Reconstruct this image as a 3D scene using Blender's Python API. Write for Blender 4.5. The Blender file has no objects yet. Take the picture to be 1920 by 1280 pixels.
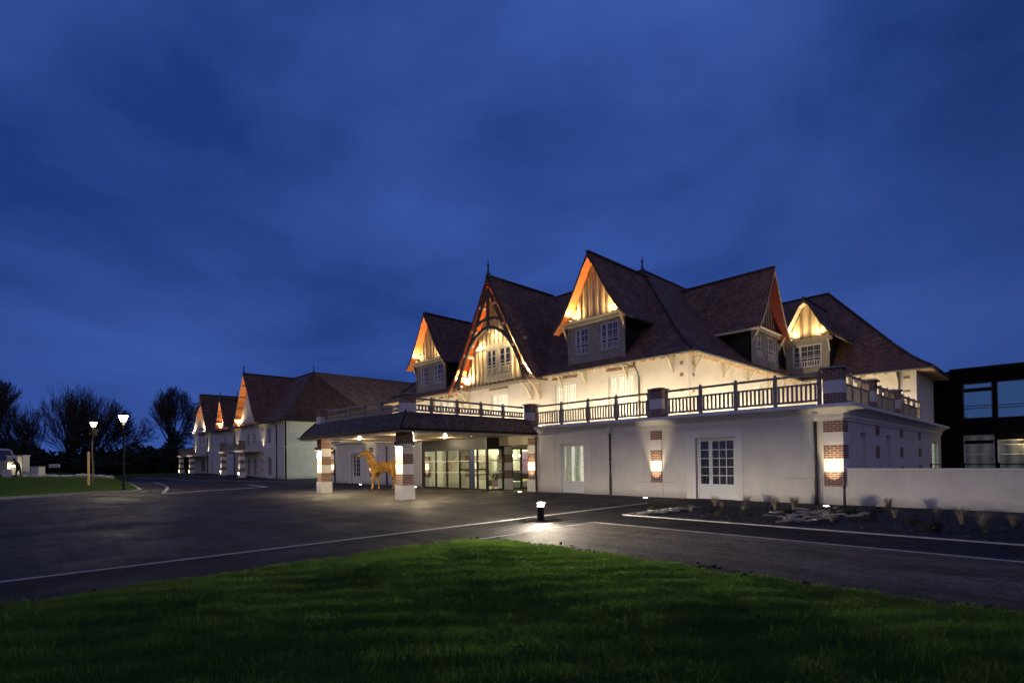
import bpy, math, random
import numpy as np
from mathutils import Vector, Matrix
R = math.radians
scene = bpy.context.scene
C = scene.collection

# ------------------------------------------------------------------ camera
cam = bpy.data.cameras.new("camera"); camo = bpy.data.objects.new("camera", cam); C.objects.link(camo)
F, CY = 975.99, 853.19
YAW, PITCH, ROLL = R(46.0949), R(0.6491), R(-0.8020)
_d = Vector((-math.sin(YAW)*math.cos(PITCH), math.cos(YAW)*math.cos(PITCH), math.sin(PITCH)))
_r0 = Vector((math.cos(YAW), math.sin(YAW), 0)); _u0 = _r0.cross(_d)
_r = math.cos(ROLL)*_r0 + math.sin(ROLL)*_u0
_u = -math.sin(ROLL)*_r0 + math.cos(ROLL)*_u0
CAM = Vector((5.105, -20.927, 1.70))
camo.matrix_world = Matrix(((_r.x, _u.x, -_d.x, CAM.x), (_r.y, _u.y, -_d.y, CAM.y), (_r.z, _u.z, -_d.z, CAM.z), (0, 0, 0, 1)))
cam.sensor_width = 36; cam.lens = F/1920*36; cam.shift_y = (CY-640)/1920
cam.clip_start = 0.1; cam.clip_end = 6000
scene.camera = camo

# ------------------------------------------------------------------ world: dusk sky with broken cloud
world = bpy.data.worlds.new("World"); scene.world = world; world.use_nodes = True
wt = world.node_tree; wt.nodes.clear()
def wn(t, **k):
    n = wt.nodes.new(t)
    for a, b in k.items(): setattr(n, a, b)
    return n
out = wn('ShaderNodeOutputWorld'); bg = wn('ShaderNodeBackground')
sky = wn('ShaderNodeTexSky', sky_type='NISHITA', sun_disc=False)
sky.sun_elevation = R(-4.0); sky.sun_rotation = R(200); sky.altitude = 50; sky.air_density = 1.0; sky.dust_density = .4; sky.ozone_density = 3.0
tc = wn('ShaderNodeTexCoord'); mp = wn('ShaderNodeMapping'); mp.inputs['Scale'].default_value = (1.0, 1.0, 2.3); mp.inputs['Rotation'].default_value = (R(8), R(-10), R(-20))
no = wn('ShaderNodeTexNoise'); no.inputs['Scale'].default_value = 1.35; no.inputs['Detail'].default_value = 6.0; no.inputs['Roughness'].default_value = .50; no.inputs['Distortion'].default_value = .35
cr = wn('ShaderNodeValToRGB'); cr.color_ramp.elements[0].position = .38; cr.color_ramp.elements[1].position = .70
cr.color_ramp.elements[0].color = (.0135, .042, .200, 1); cr.color_ramp.elements[1].color = (.050, .112, .43, 1)
wt.links.new(tc.outputs['Generated'], mp.inputs['Vector']); wt.links.new(mp.outputs['Vector'], no.inputs['Vector']); wt.links.new(no.outputs['Fac'], cr.inputs['Fac'])
# the clear-sky dusk gradient itself adds its own faint glow
sc_ = wn('ShaderNodeMix', data_type='RGBA', blend_type='ADD'); sc_.inputs['Factor'].default_value = .05
wt.links.new(cr.outputs['Color'], sc_.inputs['A']); wt.links.new(sky.outputs['Color'], sc_.inputs['B'])
# away from the west the dusk is deeper
dp = wn('ShaderNodeVectorMath', operation='DOT_PRODUCT'); dp.inputs[1].default_value = (.72, .69, .10)
mr = wn('ShaderNodeMapRange'); mr.inputs['From Min'].default_value = .25; mr.inputs['From Max'].default_value = 1.0; mr.inputs['To Min'].default_value = 1.0; mr.inputs['To Max'].default_value = .42
mu = wn('ShaderNodeMix', data_type='RGBA', blend_type='MULTIPLY'); mu.inputs['Factor'].default_value = 1
wt.links.new(tc.outputs['Generated'], dp.inputs[0]); wt.links.new(dp.outputs['Value'], mr.inputs['Value'])
wt.links.new(sc_.outputs['Result'], mu.inputs['A']); wt.links.new(mr.outputs['Result'], mu.inputs['B'])
# violet-grey glow added to the sky behind the viewer to fill walls and lawn
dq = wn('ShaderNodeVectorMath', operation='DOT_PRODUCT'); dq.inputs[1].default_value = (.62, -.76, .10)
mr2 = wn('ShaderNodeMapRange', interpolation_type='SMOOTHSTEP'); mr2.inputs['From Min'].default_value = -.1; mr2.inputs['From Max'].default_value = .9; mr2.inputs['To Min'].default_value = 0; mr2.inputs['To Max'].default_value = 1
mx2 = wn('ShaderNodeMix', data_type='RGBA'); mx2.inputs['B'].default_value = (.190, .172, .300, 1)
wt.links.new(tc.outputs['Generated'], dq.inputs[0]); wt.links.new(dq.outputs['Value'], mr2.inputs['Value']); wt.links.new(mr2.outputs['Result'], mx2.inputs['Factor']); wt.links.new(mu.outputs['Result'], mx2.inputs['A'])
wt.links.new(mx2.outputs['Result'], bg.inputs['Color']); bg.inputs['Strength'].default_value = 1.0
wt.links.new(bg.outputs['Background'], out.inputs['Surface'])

scene.view_settings.view_transform = 'Standard'; scene.view_settings.look = 'None'
scene.view_settings.exposure = 0; scene.view_settings.gamma = 1
scene.render.engine = 'CYCLES'
cy = scene.cycles
cy.use_denoising = True; cy.max_bounces = 6; cy.diffuse_bounces = 3; cy.glossy_bounces = 3; cy.transmission_bounces = 4; cy.transparent_max_bounces = 12
cy.sample_clamp_indirect = 3.0; cy.caustics_reflective = False; cy.caustics_refractive = False

# ------------------------------------------------------------------ materials
MAT = {}
def nodes(name):
    m = bpy.data.materials.new(name); m.use_nodes = True
    nt = m.node_tree; b = nt.nodes['Principled BSDF']; MAT[name] = m
    return m, nt, b
def setspec(b, s):
    b.inputs['Specular IOR Level'].default_value = s
def mat(name, col, rough=.7, metal=0, noise=0, nscale=6, col2=None, bump=0, bscale=40, spec=.4, emit=None, estr=0, coord='Object', detail=5):
    m, nt, b = nodes(name)
    b.inputs['Base Color'].default_value = (*col, 1); b.inputs['Roughness'].default_value = rough; b.inputs['Metallic'].default_value = metal; setspec(b, spec)
    t = nt.nodes.new('ShaderNodeTexCoord')
    if noise or col2:
        n = nt.nodes.new('ShaderNodeTexNoise'); n.inputs['Scale'].default_value = nscale; n.inputs['Detail'].default_value = detail; n.inputs['Roughness'].default_value = .6
        nt.links.new(t.outputs[coord], n.inputs['Vector'])
        r = nt.nodes.new('ShaderNodeValToRGB'); r.color_ramp.elements[0].position = .35; r.color_ramp.elements[1].position = .65
        c2 = col2 or tuple(c*(1-noise) for c in col); c1 = col if col2 else tuple(min(1, c*(1+noise)) for c in col)
        r.color_ramp.elements[0].color = (*c2, 1); r.color_ramp.elements[1].color = (*c1, 1)
        nt.links.new(n.outputs['Fac'], r.inputs['Fac']); nt.links.new(r.outputs['Color'], b.inputs['Base Color'])
    if bump:
        n2 = nt.nodes.new('ShaderNodeTexNoise'); n2.inputs['Scale'].default_value = bscale; n2.inputs['Detail'].default_value = 6
        nt.links.new(t.outputs[coord], n2.inputs['Vector'])
        bm_ = nt.nodes.new('ShaderNodeBump'); bm_.inputs['Strength'].default_value = bump; bm_.inputs['Distance'].default_value = .02
        nt.links.new(n2.outputs['Fac'], bm_.inputs['Height']); nt.links.new(bm_.outputs['Normal'], b.inputs['Normal'])
    if emit:
        b.inputs['Emission Color'].default_value = (*emit, 1); b.inputs['Emission Strength'].default_value = estr
    return m
def brickmat(name, c1, c2, mortar, bw, bh, ms, rough=.85, bump=.5, squash=1, var=.0, offset=.5, spec=.3):
    m, nt, b = nodes(name); b.inputs['Roughness'].default_value = rough; setspec(b, spec)
    t = nt.nodes.new('ShaderNodeTexCoord'); br = nt.nodes.new('ShaderNodeTexBrick')
    br.inputs['Color1'].default_value = (*c1, 1); br.inputs['Color2'].default_value = (*c2, 1); br.inputs['Mortar'].default_value = (*mortar, 1)
    br.inputs['Scale'].default_value = 1; br.inputs['Mortar Size'].default_value = ms; br.inputs['Brick Width'].default_value = bw; br.inputs['Row Height'].default_value = bh
    br.inputs['Mortar Smooth'].default_value = .1; br.offset = offset
    nt.links.new(t.outputs['UV'], br.inputs['Vector'])
    n = nt.nodes.new('ShaderNodeTexNoise'); n.inputs['Scale'].default_value = 1.3; n.inputs['Detail'].default_value = 8; n.inputs['Roughness'].default_value = .7
    nt.links.new(t.outputs['Object'], n.inputs['Vector'])
    mx = nt.nodes.new('ShaderNodeMix'); mx.data_type = 'RGBA'; mx.blend_type = 'MULTIPLY'; mx.inputs['Factor'].default_value = var
    r = nt.nodes.new('ShaderNodeValToRGB'); r.color_ramp.elements[0].position = .3; r.color_ramp.elements[1].position = .7; r.color_ramp.elements[0].color = (.25, .25, .25, 1)
    nt.links.new(n.outputs['Fac'], r.inputs['Fac'])
    nt.links.new(br.outputs['Color'], mx.inputs['A']); nt.links.new(r.outputs['Color'], mx.inputs['B']); nt.links.new(mx.outputs['Result'], b.inputs['Base Color'])
    bu = nt.nodes.new('ShaderNodeBump'); bu.inputs['Strength'].default_value = bump; bu.inputs['Distance'].default_value = .02; bu.invert = True
    nt.links.new(br.outputs['Fac'], bu.inputs['Height']); nt.links.new(bu.outputs['Normal'], b.inputs['Normal'])
    return m
def stucco(name, col):
    m, nt, b = nodes(name); b.inputs['Roughness'].default_value = .9; setspec(b, .2); N = nt.nodes.new; L = nt.links.new
    t = N('ShaderNodeTexCoord'); g = N('ShaderNodeNewGeometry'); sp = N('ShaderNodeSeparateXYZ'); L(g.outputs['Position'], sp.inputs['Vector'])
    n = N('ShaderNodeTexNoise'); n.inputs['Scale'].default_value = .9; n.inputs['Detail'].default_value = 8; n.inputs['Roughness'].default_value = .65; L(g.outputs['Position'], n.inputs['Vector'])
    mp = N('ShaderNodeMapping'); mp.inputs['Scale'].default_value = (5, 5, .35); L(g.outputs['Position'], mp.inputs['Vector'])
    n2 = N('ShaderNodeTexNoise'); n2.inputs['Scale'].default_value = 1; n2.inputs['Detail'].default_value = 6; L(mp.outputs['Vector'], n2.inputs['Vector'])
    r = N('ShaderNodeValToRGB'); r.color_ramp.elements[0].position = .3; r.color_ramp.elements[1].position = .7; r.color_ramp.elements[0].color = (*[c*.84 for c in col], 1); r.color_ramp.elements[1].color = (*[min(1, c*1.06) for c in col], 1); L(n.outputs['Fac'], r.inputs['Fac'])
    r2 = N('ShaderNodeValToRGB'); r2.color_ramp.elements[0].position = .30; r2.color_ramp.elements[1].position = .52; r2.color_ramp.elements[0].color = (.82, .80, .76, 1); r2.color_ramp.elements[1].color = (1, 1, 1, 1); L(n2.outputs['Fac'], r2.inputs['Fac'])
    mx = N('ShaderNodeMix'); mx.data_type = 'RGBA'; mx.blend_type = 'MULTIPLY'; mx.inputs['Factor'].default_value = .22; L(r.outputs['Color'], mx.inputs['A']); L(r2.outputs['Color'], mx.inputs['B'])
    # mud splashed up the foot of the wall
    ad = N('ShaderNodeMath'); ad.operation = 'MULTIPLY_ADD'; ad.inputs[1].default_value = -.35; L(n2.outputs['Fac'], ad.inputs[0]); L(sp.outputs['Z'], ad.inputs[2])
    mr_ = N('ShaderNodeMapRange'); mr_.inputs['From Min'].default_value = -.15; mr_.inputs['From Max'].default_value = .16; mr_.inputs['To Min'].default_value = .55; mr_.inputs['To Max'].default_value = 0; L(ad.outputs['Value'], mr_.inputs['Value'])
    m2 = N('ShaderNodeMix'); m2.data_type = 'RGBA'; m2.inputs['B'].default_value = (.26, .23, .19, 1); L(mr_.outputs['Result'], m2.inputs['Factor']); L(mx.outputs['Result'], m2.inputs['A']); L(m2.outputs['Result'], b.inputs['Base Color'])
    n3 = N('ShaderNodeTexNoise'); n3.inputs['Scale'].default_value = 35; n3.inputs['Detail'].default_value = 5; L(g.outputs['Position'], n3.inputs['Vector'])
    bu = N('ShaderNodeBump'); bu.inputs['Strength'].default_value = .2; bu.inputs['Distance'].default_value = .02; L(n3.outputs['Fac'], bu.inputs['Height']); L(bu.outputs['Normal'], b.inputs['Normal'])
stucco('stucco', (.74, .71, .65))
mat('stucco_trim', (.76, .74, .70), .85, noise=.03, nscale=1.5, bump=.06, bscale=60, spec=.2)
mat('groove', (.30, .29, .28), .9)
brickmat('brick', (.27, .10, .06), (.17, .062, .042), (.50, .46, .40), .235, .078, .012, bump=.6, var=.25)
brickmat('tile', (.46, .25, .165), (.20, .115, .082), (.035, .024, .020), .20, .13, .016, rough=.68, bump=1.0, var=.75, spec=.35)
brickmat('shingle', (.22, .165, .13), (.09, .070, .060), (.03, .024, .022), .19, .13, .012, rough=.68, bump=1.0, var=.45)
mat('ridge', (.06, .034, .027), .75, noise=.3, nscale=4)
mat('zinc', (.09, .095, .10), .45, metal=.7)
mat('dark_pipe', (.035, .03, .028), .4, metal=.3)
mat('pipe_trim', (.55, .54, .50), .5)
mat('timber_grey', (.38, .35, .28), .75, noise=.18, nscale=3, bump=.3, bscale=25)
mat('plank', (.66, .55, .36), .75, col2=(.52, .42, .26), nscale=2.2, bump=.25, bscale=18)
mat('batten', (.25, .19, .11), .75, col2=(.18, .135, .08), nscale=2.2, bump=.25, bscale=18)
mat('rail_grey', (.30, .27, .22), .6, noise=.12, nscale=4)
mat('truss_dark', (.085, .070, .055), .7, noise=.2, nscale=4)
mat('cream_wood', (.60, .54, .42), .7, noise=.06, nscale=3)
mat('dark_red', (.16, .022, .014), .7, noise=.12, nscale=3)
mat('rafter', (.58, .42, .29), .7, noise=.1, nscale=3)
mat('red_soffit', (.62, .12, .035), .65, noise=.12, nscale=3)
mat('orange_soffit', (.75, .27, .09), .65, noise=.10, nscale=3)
mat('cladding', (.016, .015, .015), .85, noise=.2, nscale=8)
mat('frame_white', (.74, .74, .74), .45, spec=.4)
mat('frame_grey', (.34, .33, .29), .6)
mat('concrete', (.42, .40, .37), .85, noise=.12, nscale=3, bump=.2, bscale=50)
mat('coping', (.30, .28, .25), .85, noise=.12, nscale=3)
mat('terrace', (.48, .44, .38), .8, noise=.1, nscale=2)
mat('ceiling_wood', (.50, .38, .25), .28, noise=.08, nscale=1.5, spec=.5)
mat('anthracite', (.028, .028, .030), .4, metal=.2)
mat('navy', (.035, .05, .14), .4)
mat('iron', (.012, .012, .013), .45, metal=.6)
mat('lobby_wall', (.55, .56, .50), .7, noise=.1, nscale=2)
mat('lobby_floor', (.30, .29, .27), .3)
mat('purple', (.34, .18, .38), .6)
mat('yellow', (.75, .62, .25), .6)
mat('wood_stake', (.52, .38, .20), .8, noise=.15, nscale=8, bump=.3)
mat('bark', (.070, .055, .042), .9, noise=.3, nscale=6)
mat('young_bark', (.14, .12, .09), .85, noise=.2, nscale=8)
mat('leaf_dark', (.016, .026, .012), .7, noise=.35, nscale=1.2)
mat('shrub_leaf', (.028, .036, .020), .75, noise=.3, nscale=12)
mat('grass_pale', (.27, .23, .15), .8, noise=.2, nscale=10)
mat('slate', (.17, .16, .145), .28, noise=.3, nscale=7, bump=.5, bscale=30)
mat('pale_stone', (.42, .41, .38), .85, noise=.2, nscale=6, bump=.5, bscale=20)
mat('kerb', (.42, .40, .38), .85, noise=.18, nscale=5, bump=.3, bscale=40)
mat('setts', (.60, .46, .38), .85, noise=.2, nscale=6, bump=.3)
mat('white_paint', (.50, .50, .50), .4)
mat('grey_paint', (.24, .24, .25), .4)
mat('sign_face', (.55, .60, .68), .5)
mat('tyre', (.015, .015, .015), .8)
mat('clothes_dark', (.016, .016, .02), .85)
mat('skin', (.35, .2, .14), .6)
mat('black_panel', (.003, .003, .004), .7, noise=.2, spec=.1)
mat('louver', (.55, .55, .55), .35, metal=.6)

def asphalt(name, col, colb, stain, rough, bump=.6):
    m, nt, b = nodes(name); b.inputs['Roughness'].default_value = rough; setspec(b, .18); N = nt.nodes.new; L = nt.links.new
    t = N('ShaderNodeTexCoord')
    def noise(sc, det, dist=0, rgh=.6, map_=None):
        n = N('ShaderNodeTexNoise'); n.inputs['Scale'].default_value = sc; n.inputs['Detail'].default_value = det; n.inputs['Distortion'].default_value = dist; n.inputs['Roughness'].default_value = rgh
        if map_:
            mp = N('ShaderNodeMapping'); mp.inputs['Scale'].default_value = map_[0]; mp.inputs['Rotation'].default_value = (0, 0, map_[1]); L(t.outputs['Object'], mp.inputs['Vector']); L(mp.outputs['Vector'], n.inputs['Vector'])
        else: L(t.outputs['Object'], n.inputs['Vector'])
        return n
    def ramp(src, p0, c0, p1, c1):
        r = N('ShaderNodeValToRGB'); r.color_ramp.elements[0].position = p0; r.color_ramp.elements[1].position = p1; r.color_ramp.elements[0].color = (*c0, 1); r.color_ramp.elements[1].color = (*c1, 1); L(src, r.inputs['Fac']); return r
    def mul(x, y, f=1):
        mx = N('ShaderNodeMix'); mx.data_type = 'RGBA'; mx.blend_type = 'MULTIPLY'; mx.inputs['Factor'].default_value = f; L(x, mx.inputs['A']); L(y, mx.inputs['B']); return mx.outputs['Result']
    base = ramp(noise(.22, 8, .8, .65).outputs['Fac'], .36, colb, .62, col).outputs['Color']
    g = lambda v: (v, v, v)
    base = mul(base, ramp(noise(2.2, 9, .6, .75).outputs['Fac'], .3, g(.50), .7, g(1.45)).outputs['Color'])          # mottling
    base = mul(base, ramp(noise(14, 8, 0, .8).outputs['Fac'], .34, g(.35), .66, g(1.75)).outputs['Color'])             # aggregate
    base = mul(base, ramp(noise(1.0, 5, 1.2, .6, ((.12, 1.6, 1), .35)).outputs['Fac'], .44, g(.45), .56, g(1.0)).outputs['Color'], .55)   # tyre-drawn damp streaks
    v = N('ShaderNodeTexVoronoi'); v.feature = 'DISTANCE_TO_EDGE'; v.inputs['Scale'].default_value = .19; nz = noise(1.2, 5); mv = N('ShaderNodeMix'); mv.data_type = 'RGBA'; mv.inputs['Factor'].default_value = .35
    L(t.outputs['Object'], mv.inputs['A']); L(nz.outputs['Color'], mv.inputs['B']); L(mv.outputs['Result'], v.inputs['Vector'])
    base = mul(base, ramp(v.outputs['Distance'], .0, g(.35), .006, g(1)).outputs['Color'], .5)                        # hairline cracks and seams
    L(base, b.inputs['Base Color'])
    vz = N('ShaderNodeTexVoronoi'); vz.inputs['Scale'].default_value = 32; L(t.outputs['Object'], vz.inputs['Vector'])
    bu = N('ShaderNodeBump'); bu.inputs['Strength'].default_value = bump; bu.inputs['Distance'].default_value = .02
    L(vz.outputs['Distance'], bu.inputs['Height']); L(bu.outputs['Normal'], b.inputs['Normal'])
    rr = N('ShaderNodeMapRange'); rr.inputs['From Min'].default_value = .3; rr.inputs['From Max'].default_value = .7; rr.inputs['To Min'].default_value = rough-.22; rr.inputs['To Max'].default_value = min(1, rough+.18)
    L(noise(.5, 7, .5).outputs['Fac'], rr.inputs['Value']); L(rr.outputs['Result'], b.inputs['Roughness'])
    return m
asphalt('asphalt', (.056, .050, .046), (.034, .031, .030), 0, .74)
asphalt('asphalt_worn', (.080, .068, .062), (.052, .045, .042), 0, .76)
asphalt('asphalt_path', (.022, .020, .021), (.014, .013, .014), 0, .76)
asphalt('gravel', (.155, .132, .102), (.075, .062, .050), 0, .90, 1.0)
asphalt('bed_soil', (.040, .038, .036), (.022, .021, .021), 0, .85, 1.0)
asphalt('brown_path', (.10, .07, .06), (.07, .05, .045), 0, .8)
mat('mulch_chip', (.055, .053, .055), .5, noise=.5, nscale=14)
mat('soil_dark', (.035, .028, .022), .95, noise=.3, nscale=9)
mat('soil', (.018, .022, .012), .95, noise=.3, nscale=.5)
mat('grass_ground', (.030, .055, .012), .95, noise=.35, nscale=.8)

def blade_mat():
    m, nt, b = nodes('grass_blade'); b.inputs['Roughness'].default_value = .7; setspec(b, .2)
    t = nt.nodes.new('ShaderNodeTexCoord'); n = nt.nodes.new('ShaderNodeTexNoise'); n.inputs['Scale'].default_value = .9; n.inputs['Detail'].default_value = 7
    nt.links.new(t.outputs['Object'], n.inputs['Vector'])
    r = nt.nodes.new('ShaderNodeValToRGB'); r.color_ramp.elements[0].position = .3; r.color_ramp.elements[1].position = .7
    r.color_ramp.elements[0].color = (.030, .072, .012, 1); r.color_ramp.elements[1].color = (.115, .185, .038, 1)
    n2 = nt.nodes.new('ShaderNodeTexNoise'); n2.inputs['Scale'].default_value = 28; n2.inputs['Detail'].default_value = 2; nt.links.new(t.outputs['Object'], n2.inputs['Vector'])
    r2 = nt.nodes.new('ShaderNodeValToRGB'); r2.color_ramp.elements[0].position = .38; r2.color_ramp.elements[1].position = .66; r2.color_ramp.elements[0].color = (.45, .45, .45, 1); r2.color_ramp.elements[1].color = (1.45, 1.35, 1.2, 1); nt.links.new(n2.outputs['Fac'], r2.inputs['Fac'])
    mm = nt.nodes.new('ShaderNodeMix'); mm.data_type = 'RGBA'; mm.blend_type = 'MULTIPLY'; mm.inputs['Factor'].default_value = 1
    nt.links.new(n.outputs['Fac'], r.inputs['Fac']); nt.links.new(r.outputs['Color'], mm.inputs['A']); nt.links.new(r2.outputs['Color'], mm.inputs['B']); nt.links.new(mm.outputs['Result'], b.inputs['Base Color'])
    tr = nt.nodes.new('ShaderNodeBsdfTranslucent'); tr.inputs['Color'].default_value = (.17, .31, .055, 1)
    ms = nt.nodes.new('ShaderNodeMixShader'); ms.inputs['Fac'].default_value = .5
    nt.links.new(b.outputs['BSDF'], ms.inputs[1]); nt.links.new(tr.outputs['BSDF'], ms.inputs[2])
    nt.links.new(ms.outputs['Shader'], nt.nodes['Material Output'].inputs['Surface'])
blade_mat()
def glass_mat(name, tint=(.9, .95, .92), fac=.12):
    m, nt, b = nodes(name); nt.nodes.remove(b)
    tr = nt.nodes.new('ShaderNodeBsdfTransparent'); tr.inputs['Color'].default_value = (*tint, 1)
    gl = nt.nodes.new('ShaderNodeBsdfGlossy'); gl.inputs['Roughness'].default_value = .02
    fr = nt.nodes.new('ShaderNodeLayerWeight'); fr.inputs['Blend'].default_value = .25
    pw = nt.nodes.new('ShaderNodeMath'); pw.operation = 'POWER'; pw.inputs[1].default_value = 3
    nt.links.new(fr.outputs['Facing'], pw.inputs[0])
    ad = nt.nodes.new('ShaderNodeMath'); ad.operation = 'MULTIPLY_ADD'; ad.inputs[1].default_value = .35; ad.inputs[2].default_value = fac/2
    nt.links.new(pw.outputs['Value'], ad.inputs[0])
    ms = nt.nodes.new('ShaderNodeMixShader'); nt.links.new(ad.outputs['Value'], ms.inputs['Fac'])
    nt.links.new(tr.outputs['BSDF'], ms.inputs[1]); nt.links.new(gl.outputs['BSDF'], ms.inputs[2]); nt.links.new(ms.outputs['Shader'], nt.nodes['Material Output'].inputs['Surface'])
glass_mat('glass', (.92,.97,.92), .06)
def mirror_glass(name, col, rough=.04):
    m, nt, b = nodes(name); b.inputs['Base Color'].default_value = (*col, 1); b.inputs['Metallic'].default_value = .9; b.inputs['Roughness'].default_value = rough
    return m
mirror_glass('sky_pane', (.15, .38, .60))
def curtain(name, c1, c2, estr, scale=11):
    m, nt, b = nodes(name); b.inputs['Roughness'].default_value = .25 if not estr else .5
    t = nt.nodes.new('ShaderNodeTexCoord'); w = nt.nodes.new('ShaderNodeTexWave'); w.bands_direction = 'X'; w.inputs['Scale'].default_value = scale/6; w.inputs['Distortion'].default_value = 2.2; w.inputs['Detail'].default_value = 2
    nt.links.new(t.outputs['UV'], w.inputs['Vector'])
    r = nt.nodes.new('ShaderNodeValToRGB'); r.color_ramp.elements[0].color = (*c1, 1); r.color_ramp.elements[1].color = (*c2, 1)
    nt.links.new(w.outputs['Fac'], r.inputs['Fac']); nt.links.new(r.outputs['Color'], b.inputs['Base Color'])
    if estr:
        nt.links.new(r.outputs['Color'], b.inputs['Emission Color']); b.inputs['Emission Strength'].default_value = estr
    b.inputs['Coat Weight'].default_value = 1.0; b.inputs['Coat Roughness'].default_value = .03
    return m
curtain('pane_dark', (.012, .013, .022), (.04, .04, .06), 0)
curtain('pane_curtain', (.05, .05, .07), (.16, .16, .19), 0)
curtain('pane_lit', (.45, .43, .30), (.98, .96, .82), .50)
curtain('pane_lit_cool', (.20, .23, .13), (.86, .88, .66), .55, 3)
curtain('pane_green', (.50, .68, .40), (.70, .85, .55), .55, 3)
curtain('pane_dim', (.05, .06, .055), (.12, .13, .12), .30, 3)
def emis(name, col, s):
    m, nt, b = nodes(name); b.inputs['Base Color'].default_value = (*col, 1); b.inputs['Emission Color'].default_value = (*col, 1); b.inputs['Emission Strength'].default_value = s
emis('lamp_warm', (1, .82, .52), 14); emis('lamp_uplight', (1, .86, .60), 22); emis('led', (1, .85, .55), 3.2)
emis('lantern_glow', (1, .86, .58), 22); emis('bollard_glow', (1, .86, .64), 16000); emis('downlight', (1, .84, .56), 9); emis('head', (1, .95, .85), 6)
emis('orange_lamp', (1, .45, .05), 5)

def horse_mat():
    m, nt, b = nodes('driftwood'); b.inputs['Roughness'].default_value = .7
    t = nt.nodes.new('ShaderNodeTexCoord'); mp = nt.nodes.new('ShaderNodeMapping'); mp.inputs['Scale'].default_value = (7, 7, 2.6)
    n = nt.nodes.new('ShaderNodeTexNoise'); n.inputs['Scale'].default_value = 2.4; n.inputs['Detail'].default_value = 5; n.inputs['Distortion'].default_value = 1.8
    nt.links.new(t.outputs['Object'], mp.inputs['Vector']); nt.links.new(mp.outputs['Vector'], n.inputs['Vector'])
    r = nt.nodes.new('ShaderNodeValToRGB'); r.color_ramp.elements[0].position = .38; r.color_ramp.elements[1].position = .56
    r.color_ramp.elements[0].color = (.13, .06, .012, 1); r.color_ramp.elements[1].color = (.62, .34, .07, 1)
    nt.links.new(n.outputs['Fac'], r.inputs['Fac']); nt.links.new(r.outputs['Color'], b.inputs['Base Color'])
    bu = nt.nodes.new('ShaderNodeBump'); bu.inputs['Strength'].default_value = 1; bu.inputs['Distance'].default_value = .05
    nt.links.new(n.outputs['Fac'], bu.inputs['Height']); nt.links.new(bu.outputs['Normal'], b.inputs['Normal'])
horse_mat()

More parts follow.
